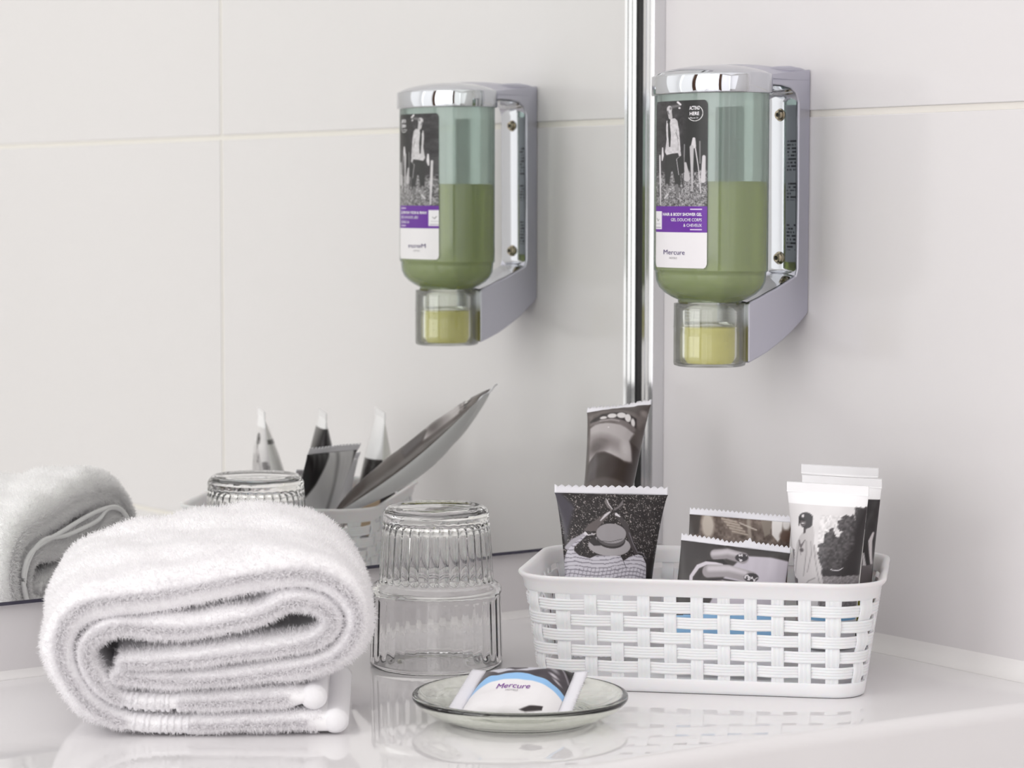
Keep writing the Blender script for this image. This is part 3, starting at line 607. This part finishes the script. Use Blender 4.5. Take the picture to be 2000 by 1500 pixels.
sachet('sachet', 'sachet with a sepia street photograph, standing behind the patterned nails sachet', b4(.0772, .0881, .0800), b4(.1310, .0880, .0768), b4(.1290, .0700, .0080), b4(.0740, .0700, .0080), 0.007, art_street,
       [(1345, 1006), (1548, 1022), (1536, 1300), (1316, 1290)], (0.0040, 0.003), 160, 120, zig=24, neck=0.03)

# ------------------------------------------------------------------ cosmetic tubes
def zt(X, Y): return ((X-1500)*5.769, (Y-900)*5.769)
def art_coat(X, Y):
    x, y = zt(X, Y); a = Art(x, y, (222, 219, 220)); a.tex((a.Y > 440)*1.0, 120, 10, 2)
    a.put((a.Y < 450)*1.0, (246, 245, 247))
    a.poly([(1050, 455), (1190, 455), (1190, 1260), (900, 1250), (720, 1230), (690, 1100), (640, 980), (660, 890), (700, 870), (730, 740), (800, 700), (860, 780), (930, 750), (860, 690), (840, 630), (920, 560), (1010, 540), (1080, 620), (1050, 520)], (72, 68, 70), 12, rough=26)
    a.tex((a.X > 640)*(a.Y > 560)*(a.Y < 1250)*1.0, 20, 58, 8); a.poly([(1040, 470), (1200, 470), (1200, 1230), (900, 1230), (720, 1230), (700, 1150), (900, 1150), (1040, 900)], (48, 44, 46), 30, rough=20)
    a.poly([(700, 1235), (1200, 1215), (1200, 1800), (700, 1800)], (136, 132, 134), 12, rough=14); a.tex((a.X > 690)*(a.Y > 1220)*1.0, 10, 60, 9)
    a.line([(820, 1150), (850, 1165), (900, 1160), (940, 1135)], 9, 210, 5)
    a.poly([(280, 960), (340, 980), (330, 1260), (300, 1260)], (130, 126, 128), 16, rough=12); a.poly([(318, 1230), (410, 1245), (400, 1800), (325, 1800)], (70, 64, 66), 8)
    a.poly([(345, 1280), (330, 1260), (350, 1000), (370, 890), (410, 810), (440, 770), (480, 735), (560, 690), (580, 700), (600, 880), (640, 960), (690, 1100), (735, 1290), (745, 1340), (760, 1430), (700, 1500), (420, 1500), (405, 1300)], (194, 190, 191), 7)
    for P_ in ([(500, 860), (510, 1000), (490, 1250)], [(600, 900), (640, 1100), (700, 1320)], [(410, 860), (380, 1050), (360, 1240)], [(560, 860), (575, 1000), (540, 1200)], [(640, 1260), (560, 1300), (510, 1360)], [(420, 960), (440, 1020)]): a.line(P_, 9, (132, 128, 130), 14)
    a.line([(400, 860), (430, 930), (480, 850)], [10, 26, 8], (110, 104, 106), 10); a.put((a.Y > 1640)*1.0, (140, 196, 236)); a.put((a.Y > 1740)*1.0, (244, 243, 246)); a.ell(445, 965, 26, 22, (96, 90, 92), 14)
    a.line([(470, 700), (465, 770)], [52, 20], (74, 68, 70), 8); a.ell(468, 612, 92, 70, (48, 44, 47), 8); a.ell(480, 660, 78, 60, (48, 44, 47), 8); a.line([(400, 600), (385, 690)], [30, 16], (48, 44, 47), 8)
    a.ell(438, 662, 36, 40, (92, 86, 88), 10); a.ell(430, 585, 16, 18, (215, 210, 212), 10); a.line([(400, 622), (450, 632)], 18, (26, 22, 24), 6); a.line([(422, 668), (452, 662)], 9, (215, 212, 214), 6)
    return a.c
def art_dark(X, Y):
    x, y = zt(X, Y); a = Art(x, y, (46, 42, 44)); a.put((a.Y < 365)*1.0, (246, 245, 247)); a.tex((a.Y > 365)*1.0, 60, 16, 4)
    a.line([(1215, 740), (1190, 830), (1190, 1100)], [16, 34, 10], (206, 200, 202), 8); a.line([(1130, 970), (1140, 1120)], [14, 34], (196, 192, 194), 8); a.poly([(900, 1110), (1300, 1110), (1300, 1330), (900, 1330)], (104, 98, 100), 14, rough=14)
    a.poly([(900, 1340), (1300, 1340), (1300, 1800), (900, 1800)], (120, 118, 20), 8); return a.c
def art_pale(X, Y):
    x, y = zt(X, Y); a = Art(x, y, (246, 245, 247)); a.put((a.Y > 760)*1.0, (54, 50, 50)); a.tex((a.Y > 760)*1.0, 30, 40, 4); a.put((a.Y > 1340)*1.0, (214, 190, 160)); return a.c
def cos_tube(label, TL, TR, art, px0, px1, pytop, backcol, lean=0.0):
    TL = np.array(TL, float); TR = np.array(TR, float); c = (TL+TR)/2; rv = TR-TL; rv[2] = 0; Wd = np.linalg.norm(rv); rn = rv/Wd; fn = np.array([rn[1], -rn[0], 0])
    ztop = c[2]; zb_ = 0.0235; root = empty('cosmetic_tube', (c[0], c[1], 0.0035), label, 'tube', 'toiletry tubes standing on their caps')
    NA, NZ = 160, 170; th = np.linspace(0, 2*math.pi, NA, endpoint=False); zs = np.linspace(ztop-0.0045, zb_, NZ)
    t = (ztop-0.0045-zs)/(ztop-0.0045-zb_); hw = 0.0215*(1-t)**1.15*1.0+0.0137*(1-(1-t)**1.15); ht = 0.0137*np.sin(np.clip(t, 0, 1)*math.pi/2)**0.8+0.0005
    cz = c[None, :]*np.array([1, 1, 0])+np.outer(np.clip(t, 0, 1), bV*lean)
    V_ = cz[:, None, :]+rn*(hw[:, None]*np.cos(th)[None, :])[..., None]+fn*(ht[:, None]*np.sin(th)[None, :])[..., None]+bZ*zs[:, None, None]
    front = (np.sin(th) > -0.02)
    sc = (px1-px0)/Wd; X_ = (px0+px1)/2+(hw[:, None]*np.cos(th)[None, :])*sc; Y_ = pytop+(ztop-zs[:, None])*3900+0*X_
    cf = art(X_.ravel(), Y_.ravel()).reshape(NZ, NA, 3); cb = backcol(Y_.ravel(), X_.ravel()).reshape(NZ, NA, 3)
    colr = np.where(front[None, :, None], cf, cb)
    mesh('tube_body', V_.reshape(-1, 3), gridF(NZ, NA, True), M['prt'], root, col=colr.reshape(-1, 3))
    V_ = []
    for h, tk in ((0.0, 0.0009), (-0.0002, 0.0006), (-0.0045, 0.0006), (-0.0050, 0.0010)):
        for sx_, sy_ in ((-1, -1), (1, -1), (1, 1), (-1, 1)): V_.append(c*[1, 1, 0]+rn*sx_*0.0216+fn*sy_*tk/1.0*0.8+bZ*(ztop+h))
    F_ = [(3, 2, 1, 0), (12, 13, 14, 15)]+[(4*r+i, 4*r+(i+1) % 4, 4*r+4+(i+1) % 4, 4*r+4+i) for r in range(3) for i in range(4)]
    bevel(fixn(mesh('crimped_end', V_, F_, M['tubep'], root)), 0.0003)
    lathe('tube_cap', [(0, 0.0035), (0.0128, 0.0035), (0.0132, 0.0040), (0.0132, 0.0218), (0.0126, 0.0226), (0.010, 0.0236), (0, 0.0236)], (c[0]+bV[0]*lean, c[1]+bV[1]*lean, 0), M['tubep'], root, n=48, fl=lambda r, z, th, i: 0.00015*np.cos(36*th)*(r > 0.013))
    return root
def bc1(Y, X): a = Art(X*0+Y, Y, (243, 243, 240)); a.put((Y > 1010)*(Y < 1022)*1.0, (120, 120, 118)); a.put((Y > 1240)*1.0, (140, 190, 225)); return a.c
def bc2(Y, X): a = Art(X, Y, (40, 37, 38)); a.put((Y < 962)*1.0, (244, 243, 243)); return a.c
def bc3(Y, X): a = Art(X, Y, (238, 238, 233)); a.put((Y > 1035)*1.0, (60, 56, 56)); a.put((Y > 1200)*1.0, (235, 190, 130)); return a.c
cos_tube('white tube printed with woman in long coat, nearest of the three tubes', (.2534, -.1199, .1056), (.2938, -.1011, .1056), art_coat, 1532, 1706, 937, bc1, lean=0.0095)
cos_tube('middle tube of the three, dark printed edge showing behind the coat tube', (.2292, -.0871, .1050), (.2696, -.0682, .1050), art_dark, 1553, 1727, 921, bc2, lean=-0.002)
cos_tube('rearmost of the three tubes, only its white crimped end showing', (.1996, -.0602, .1062), (.2400, -.0414, .1062), art_pale, 1560, 1723, 908, bc3, lean=-0.004)

# ------------------------------------------------------------------ drinking glass (upside down) and dish
GX, GY = 0.0932, -0.2212
outer_ = [(0.0338, 0.0002), (0.0350, 0.0012), (0.0352, 0.0030), (0.0342, 0.0385), (0.0346, 0.0400), (0.0345, 0.0415), (0.0335, 0.0432), (0.0315, 0.0444), (0.0303, 0.0456), (0.0280, 0.0785), (0.0283, 0.0795), (0.0280, 0.0812), (0.0268, 0.0832), (0.0250, 0.0846), (0.0228, 0.0850), (0.0205, 0.0844), (0.0150, 0.0838), (0.0, 0.0836)]
inner_ = [(0.0, 0.0762), (0.0150, 0.0760), (0.0225, 0.0752), (0.0248, 0.0735), (0.0256, 0.0705), (0.0274, 0.0470), (0.0290, 0.0435), (0.0318, 0.0405), (0.0320, 0.0380), (0.0330, 0.0030), (0.0332, 0.0008), (0.0338, 0.0002)]
def flute(r, z, th, i):
    up_ = ((z > 0.0465) & (z < 0.0775))*1.0; lo_ = ((z > 0.005) & (z < 0.0375))*1.0
    ins = (i >= n_out)*1.0
    s_ = np.abs(np.sin(17*th))*(r > 0.02)
    return -(s_*0.00085)*up_*ins+(np.abs(np.sin(17*th))*0.00035-0.0002)*up_*(1-ins)-(s_*0.0003)*lo_*ins
po = fine(outer_, 0.0016); n_out = len(po); pi_ = fine(inner_, 0.0016)
tg = empty('drinking_glass', (GX, GY, 0), 'clear ribbed drinking glass standing upside down between towel and basket', 'glass')
lathe('tumbler', po+pi_, (GX, GY, 0), M['glass'], tg, n=408, fl=flute)
DC = (0.2326, -0.2692)
dp = [(0.0, 0.0012), (0.0290, 0.0012), (0.0300, 0.0001), (0.0335, 0.0001), (0.0350, 0.0010), (0.0420, 0.0036), (0.0475, 0.0068), (0.0505, 0.0098), (0.0512, 0.0113), (0.0508, 0.0126), (0.0494, 0.0131), (0.0480, 0.0122), (0.0440, 0.0086), (0.0385, 0.0058), (0.0330, 0.0043), (0.0200, 0.0040), (0.0, 0.0040)]
dpp = catmull(dp, 4); dpp[:, 0] = np.maximum(dpp[:, 0], 0)
dd = empty('soap_dish', (DC[0], DC[1], 0), 'shallow round clear glass dish in front of the basket', 'dish')
lathe('saucer', [tuple(p) for p in dpp], (DC[0], DC[1], 0), M['dish'], dd, n=128)
def zs_(x, y): return ((x-860)*6.667, (y-1280)*6.667)
def art_soap(X, Y, U, W):
    x, y = zs_(X, Y); a = Art(x, y, (238, 236, 238)); a.tex(np.ones(len(X)), 200, 8, 3)
    lb_ = 335+np.clip((x-1000)/600, 0, 2)**2*170+np.clip((700-x)/220, 0, 2)**1.6*75
    a.put((lb_+85-y)/12+0.5, (150, 196, 240)); a.put((lb_-y)/8+0.5, (70, 64, 70))
    a.poly([(690, 190), (1400, 170), (1400, 245), (1150, 300), (780, 300), (680, 250)], (205, 205, 214), 14); a.line([(900, 240), (1000, 265), (1150, 240)], [30, 50, 30], (84, 78, 84), 24); a.line([(980, 200), (1090, 205)], 14, (110, 104, 110), 16)
    a.ell(1500, 260, 60, 26, (150, 146, 152), 30, 30); a.ell(1490, 335, 60, 18, (190, 186, 192), 20, 25); a.ell(1530, 400, 60, 14, (170, 166, 172), 16, 30); a.poly([(1590, 170), (1700, 190), (1780, 280), (1700, 330)], (30, 26, 28), 14); a.line([(1590, 180), (1690, 380)], 20, (150, 146, 152), 20)
    a.poly([(1020, 770), (1160, 742), (1340, 738), (1320, 775), (1100, 782)], (44, 36, 38), 8)
    return a.c
so = empty('wrapped_soap', (0.240, -0.272, 0.008), 'small wrapped soap with blue band, lying tilted in the glass dish', 'soap')
TL, TR, BR, BL = [np.array(p) for p in ((.2155, -.2768, .0222), (.2425, -.2444, .0222), (.2611, -.2698, .0062), (.2328, -.3051, .0066))]
e1 = (TR-TL)/np.linalg.norm(TR-TL); e2 = (TL-BL)/np.linalg.norm(TL-BL); nn_ = np.cross(e1, e2); nn_ /= np.linalg.norm(nn_)
nu = nv = 110
u = np.linspace(0, 1, nu); v = np.linspace(0, 1, nv); U_, W_ = [q.ravel() for q in np.meshgrid(u, v)]
def soap_s(side, U_, W_):
    P_ = (TL*(1-U_)[:, None]+TR*U_[:, None])*(1-W_)[:, None]+(BL*(1-U_)[:, None]+BR*U_[:, None])*W_[:, None]
    f = (1-np.abs(2*U_-1)**5)**0.7*(1-np.abs(2*W_-1)**5)**0.5
    f = f*(0.6+0.4*(1-np.abs(2*U_-1)**2))
    wr_ = (vnoise(U_*46, W_*36, 5, 21)-0.5)*0.0009
    return P_+nn_*(side*(0.0064*f)+wr_*(f > 0)-0.0012)[:, None]
pc = [(955, 1306), (1124, 1306), (1085, 1402), (893, 1396)]
X_ = (pc[0][0]*(1-U_)+pc[1][0]*U_)*(1-W_)+(pc[3][0]*(1-U_)+pc[2][0]*U_)*W_; Y_ = (pc[0][1]*(1-U_)+pc[1][1]*U_)*(1-W_)+(pc[3][1]*(1-U_)+pc[2][1]*U_)*W_
Ff = gridF(nv, nu); N = nu*nv
rim = np.concatenate([np.arange(nu), np.arange(1, nv)*nu+nu-1, (nv-1)*nu+np.arange(nu-2, -1, -1), np.arange(nv-2, 0, -1)*nu]); r2 = np.roll(rim, -1)
mesh('wrapper', np.vstack([soap_s(1, U_, W_), soap_s(-0.45, U_, W_)]), np.vstack([Ff, Ff[:, ::-1]+N, np.stack([rim, rim+N, r2+N, r2], 1)]), M['prt'], so, col=np.vstack([art_soap(X_, Y_, U_, W_), np.full((N, 3), 236.0)]))
for sgn, P0, P1 in ((-1, TL, BL), (1, TR, BR)):
    V_ = []; q_ = np.linspace(0, 1, 49)
    for r_ in range(4):
        for i_, q in enumerate(q_):
            V_.append(P0*(1-q)+P1*q+sgn*e1*(0.0062*r_/3+(0.0008 if (i_ % 2 and r_ == 3) else 0))+nn_*(-0.0012+0.0002*(-1)**i_+0.0010*(r_/3)))
    V_ = np.array(V_); Fq = gridF(4, 49); rm = np.concatenate([np.arange(49), np.arange(1, 4)*49+48, 3*49+np.arange(47, -1, -1), np.arange(2, 0, -1)*49]); r4 = np.roll(rm, -1)
    mesh('crimped_seal', np.vstack([V_, V_-nn_*0.00025]), np.vstack([Fq, Fq[:, ::-1]+len(V_), np.stack([rm, rm+len(V_), r4+len(V_), r4], 1)]), M['seal'], so)
def soap_text(s, u0, u1, w0, hgt, m):
    V_, F_ = text_mesh(s, 1.0); x0, x1 = V_[:, 0].min(), V_[:, 0].max()
    uu = u0+(V_[:, 0]-x0)/(x1-x0)*(u1-u0); ww = w0-V_[:, 1]/0.70*hgt
    return mesh('lettering', soap_s(1, uu, ww)+nn_*0.0003, F_, m, so, smooth=False)
soap_text('Mercure', 0.285, 0.640, 0.60, 0.105, M['inkv']); soap_text('HOTELS', 0.40, 0.53, 0.665, 0.035, M['inkg'])

# ------------------------------------------------------------------ towel
TO = np.array([.190, -.395, 0]); te = np.array([.57, .8216, 0]); tn = np.array([.8216, -.57, 0])
out_n = [(0.0408, 0.0062, 11), (0.0057, 0.0054, 10.5), (-0.041, 0.0058, 10.5), (-0.0660, 0.0118, 12), (-0.0810, 0.0300, 14), (-0.0828, 0.0480, 16), (-0.0700, 0.0615, 18), (-0.0334, 0.0680, 20), (0.0090, 0.0735, 19), (0.0340, 0.0725, 17), (0.0490, 0.0625, 15), (0.0520, 0.0475, 13), (0.0385, 0.0330, 11), (0.0058, 0.0278, 10), (-0.0268, 0.0262, 9.5), (-0.0585, 0.0285, 9)]
in_n = [(0.0310, 0.0170, 11), (-0.0059, 0.0160, 10.5), (-0.0409, 0.0160, 10), (-0.0590, 0.0195, 10), (-0.0700, 0.0330, 10), (-0.0700, 0.0440, 10), (-0.0560, 0.0520, 11), (-0.0289, 0.0505, 12.5), (0.006, 0.0545, 12), (0.0205, 0.0600, 11), (0.034, 0.0585, 11), (0.0405, 0.0520, 10), (0.0370, 0.0450, 9), (0.0240, 0.0402, 10), (-0.0174, 0.0368, 10), (-0.0555, 0.0345, 9)]
# the two sheets meet in one fold at the centre of the roll
tw = empty('folded_towel', (0.12, -0.35, 0), 'thick white terry towel folded and rolled, left of the glass', 'towel')
DEP = 0.122; NK = 60
def towel_pt(p, z, k):
    """p,z in the front section; k 0..1 along the roll towards the mirror"""
    zs2 = 1+0.13*k**0.9*np.clip(z/0.08, 0, 1); ps = p*(1+0.04*k)-0.004*k-0.010*k*np.clip(z/0.08, 0, 1)
    slump = 0.004*np.sin(3*k+p*30)
    return TO+np.outer(ps, te)-np.outer(np.full_like(p, k*DEP)+slump*0.4, tn)+np.outer(z*zs2+0.0015*np.sin(9*k+p*40)*np.clip(z/0.05, 0, 1), bZ)
ks = np.concatenate([np.array([0, 0.006, 0.015, 0.03, 0.05, 0.075]), np.linspace(0.1, 0.9, NK-12), np.array([0.925, 0.95, 0.97, 0.985, 0.994, 1.0])])
kth = np.clip(np.minimum(ks, 1-ks)/0.075, 0, 1); kth = np.sqrt(1-(1-kth)**2)*0.84+0.16
def sheet(nodes, seed, rib):
    C_ = catmull(np.array(nodes)*[1, 1, 0.001], 14); c2 = C_[:, :2]; th_ = C_[:, 2].copy()
    d = np.gradient(c2, axis=0); ln = np.linalg.norm(d, axis=1); d /= ln[:, None]; nr = np.stack([-d[:, 1], d[:, 0]], 1)
    s_ = np.concatenate([[0], np.cumsum(np.linalg.norm(np.diff(c2, axis=0), axis=1))])
    th_ = th_*0.94
    th_[s_ < 0.010] *= (0.80+0.2*(s_[s_ < 0.010]/0.010))
    ribm = ((s_ > rib[0]) & (s_ < rib[1])); th2 = th_-ribm*0.0012
    n = len(c2); rr = []
    for k, kt in zip(ks, kth):
        w_ = 0.0006*np.sin(s_*220+seed+k*9)+0.0007*np.sin(s_*90+k*23+seed)
        A = c2+nr*((th2/2*kt+w_*kt)[:, None]); B = c2-nr*((th2/2*kt)[:, None])
        # rounded ends of the sheet
        e0 = c2[0]-d[0]*th2[0]*0.40*kt; e1_ = c2[-1]+d[-1]*th2[-1]*0.35*kt
        loop = np.vstack([A, e1_[None], B[::-1], e0[None]])
        loop[:, 1] = np.maximum(loop[:, 1], 0.0004)
        rr.append(towel_pt(loop[:, 0], loop[:, 1], k))
    R_ = np.array(rr); m_ = R_.shape[1]
    F_ = gridF(len(ks), m_, True).tolist()
    # end caps as strips of quads between the two sides
    for off, flip in ((0, False), ((len(ks)-1)*m_, True)):
        for i in range(n-1):
            q = [off+i, off+i+1, off+(2*n-i-1), off+(2*n-i)]; F_.append(tuple(q[::-1] if flip else q))
        for tri_ in ([off+n-1, off+n, off+n+1], [off+0, off+2*n, off+2*n+1]): F_.append(tuple(tri_))
    return R_, F_, n, s_, c2, nr, th2
meshes = []
for nm, nodes, seed, rib in (('outer_layer', out_n, 1.0, (0.064, 0.093)), ('inner_layer', in_n, 4.0, (0.060, 0.088))):
    R_, F_, n, s_, c2, nr, th2 = sheet(nodes, seed, rib)
    o = fixn(mesh(nm, R_.reshape(-1, 3), F_, M['towel'], tw)); meshes.append((R_, n, s_, c2, nr, th2, rib, nm))
def pile(name, Pp, Nn, L, wd, m, jit=0.42):
    n = len(Pp); j = rng.normal(size=(n, 3)); Nn = Nn+j*jit; Nn /= np.linalg.norm(Nn, axis=1)[:, None]
    T = np.cross(Nn, rng.normal(size=(n, 3))); T /= np.linalg.norm(T, axis=1)[:, None]+1e-9; B = np.cross(Nn, T)
    L = L*(0.55+0.8*rng.random(n))[:, None]; w2 = wd*(0.7+0.6*rng.random(n))[:, None]; bend = rng.normal(size=(n, 1))*0.55
    p0 = Pp-Nn*0.0004; p1 = Pp+Nn*L*0.55+B*L*bend*0.25; p2 = Pp+Nn*L+B*L*bend
    V_ = np.stack([p0-T*w2, p0+T*w2, p1-T*w2*0.8, p1+T*w2*0.8, p2], 1).reshape(-1, 3); V_[:, 2] = np.maximum(V_[:, 2], 0.0004); b = np.arange(n)*5
    F3 = np.concatenate([np.stack([b, b+1, b+3], 1), np.stack([b, b+3, b+2], 1), np.stack([b+2, b+3, b+4], 1)])
    return mesh(name, V_, F3, m, tw, kind='stuff')
for R_, n, s_, c2, nr, th2, rib, nm in meshes:
    m_ = R_.shape[1]; K = len(ks)
    Q = R_; dk = np.gradient(Q, axis=0); ds_ = (np.roll(Q, -1, 1)-np.roll(Q, 1, 1))/2
    Nm = np.cross(ds_, dk); area_ = np.linalg.norm(Nm, axis=2); Nm = Nm/(area_[..., None]+1e-12)
    cen = Q.mean(1, keepdims=True)
    # orient: side A (first n) outward = +nr direction
    ref = np.zeros((m_, 3)); ref[:n] = np.outer(nr[:, 0], te)+np.outer(nr[:, 1], bZ); ref[n+1:2*n+1] = -(np.outer(nr[::-1, 0], te)+np.outer(nr[::-1, 1], bZ)); ref[n] = ref[n-1]; ref[-1] = ref[0]
    sg = np.sign((Nm*ref[None]).sum(2)); sg[sg == 0] = 1; Nm = Nm*sg[..., None]
    sfull = np.concatenate([s_, [s_[-1]], s_[::-1], [0]])
    # which cells get pile: the outside of the outer sheet everywhere, everything near both ends
    wgt = area_[:-1].copy(); kk = ks[:-1][:, None]
    nearend = np.clip(1-np.minimum(kk, 1-kk)/0.14, 0, 1)
    sideB = np.zeros(m_, bool); sideB[n:] = True
    if nm == 'outer_layer': vis = np.where((sfull > 0.06)[None, :] & (~sideB)[None, :] if False else ~sideB[None, :], 1.0, 0.0)
    else: vis = np.zeros((1, m_))
    wgt = wgt*np.clip(vis+nearend**0.5*1.0, 0, 1.3)*np.where((sfull < 0.006)[None, :], 0.0, 1.0)*np.where(((sfull > rib[0]) & (sfull < rib[1]))[None, :] & (kk < 0.05), 0.12, 1.0)
    cnt = 105000 if nm == 'outer_layer' else 32000
    pidx = rng.choice(wgt.size, cnt, p=(wgt/wgt.sum()).ravel()); ki, si = np.unravel_index(pidx, wgt.shape); fa = rng.random(cnt)[:, None]; fb = rng.random(cnt)[:, None]; sj = (si+1) % m_
    Pp = (Q[ki, si]*(1-fa)+Q[ki, sj]*fa)*(1-fb)+(Q[ki+1, si]*(1-fa)+Q[ki+1, sj]*fa)*fb; Nn = Nm[ki, si]
    kv = ks[ki]; Nn = Nn+tn[None, :]*np.clip(1-kv/0.05, 0, 1)[:, None]*0.9-tn[None, :]*np.clip(1-(1-kv)/0.05, 0, 1)[:, None]*0.9
    ok = Pp[:, 2] > 0.0012
    pile('terry_pile', Pp[ok], Nn[ok], 0.0021, 0.00018, M['pile'])
    # pile on the folded edge facing the room and on the far one
    cnt = 30000
    i_ = rng.integers(0, n-1, cnt); q = rng.random(cnt); uu = (rng.random(cnt)*2-1)*0.46
    inr = (s_[i_] > rib[0]) & (s_[i_] < rib[1]); keep = ((~inr) | (rng.random(cnt) < 0.08)) & (s_[i_] > 0.010)
    i_, q, uu = i_[keep], q[keep], uu[keep]; cc = c2[i_]*(1-q)[:, None]+c2[i_+1]*q[:, None]+nr[i_]*(uu*th2[i_]*0.20)[:, None]
    for k, d_ in ((0.0, tn), (1.0, -tn)):
        pp = towel_pt(cc[:, 0], cc[:, 1], k); N2 = np.tile(d_, (len(pp), 1))+(np.outer(nr[i_, 0], te)+np.outer(nr[i_, 1], bZ))*(uu*1.5)[:, None]
        pile('terry_pile', pp, N2, 0.0030, 0.0002, M['pile'], 0.75)
    # raised ribs of the woven border
    nb = 8
    for b_i in range(nb):
        sb = rib[0]+(rib[1]-rib[0])*(b_i+0.5)/nb; i0 = int(np.argmin(abs(s_-sb))); prof_p = []
        for side in (1,):
            for k in np.linspace(0.0, 0.30, 14): prof_p.append(towel_pt(np.array([c2[i0, 0]-nr[i0, 0]*th2[i0]*0.47]), np.array([max(c2[i0, 1]-nr[i0, 1]*th2[i0]*0.47, 0.0016)]), k)[0])
        aa = np.linspace(-0.46, 0.46, 9); fr_ = [towel_pt(np.array([c2[i0, 0]+nr[i0, 0]*th2[i0]*q_*0.9]), np.array([max(c2[i0, 1]+nr[i0, 1]*th2[i0]*q_*0.9, 0.0014)]), 0.0)[0]+tn*(0.0002-0.0052*(2*q_)**2) for q_ in aa]
        fr_ = np.array(fr_); fr_[:, 2] = np.maximum(fr_[:, 2], 0.0014); tube('border_rib', fr_, 0.0010, M['hem'], tw, 8)
# smooth sewn hem tabs at the free ends of the two sheets
for nodes in (out_n, in_n):
    C_ = catmull(np.array(nodes)*[1, 1, 0.001], 14); p0 = C_[0, :2]; d0 = C_[0, :2]-C_[3, :2]; d0 /= np.linalg.norm(d0); t0 = C_[0, 2]*0.5
    th = np.linspace(0, 2*math.pi, 28, endpoint=False); V_ = []
    for k in np.concatenate([[0.0, 0.006, 0.02, 0.04], np.linspace(0.06, 1, 12)]):
        fk = 0.7+0.3*min(1, k/0.02)
        a_ = p0[0]+0.001+0.0062*np.cos(th)*fk; b_ = np.maximum(p0[1]+t0*0.98*np.sin(th)*fk, 0.0004)
        V_.append(towel_pt(a_, b_, k))
    V_ = np.array(V_); F_ = gridF(len(V_), 28, True).tolist()+[tuple(range(27, -1, -1)), tuple(range((len(V_)-1)*28, len(V_)*28))]
    fixn(mesh('hem', V_.reshape(-1, 3), F_, M['hem'], tw))
# selvedge cords on the far edge, seen in the mirror
for nodes, off in ((out_n, -0.46), (in_n, 0.46)):
    C_ = catmull(np.array(nodes)*[1, 1, 0.001], 8)[30:-20]; d = np.gradient(C_[:, :2], axis=0); d /= np.linalg.norm(d, axis=1)[:, None]; nr = np.stack([-d[:, 1], d[:, 0]], 1)
    q = C_[:, :2]+nr*(C_[:, 2]*off)[:, None]; q[:, 1] = np.maximum(q[:, 1], 0.0018); tube('selvedge', towel_pt(q[:, 0], q[:, 1], 1.0)-tn*0.0022, 0.0013, M['hem'], tw, 8)
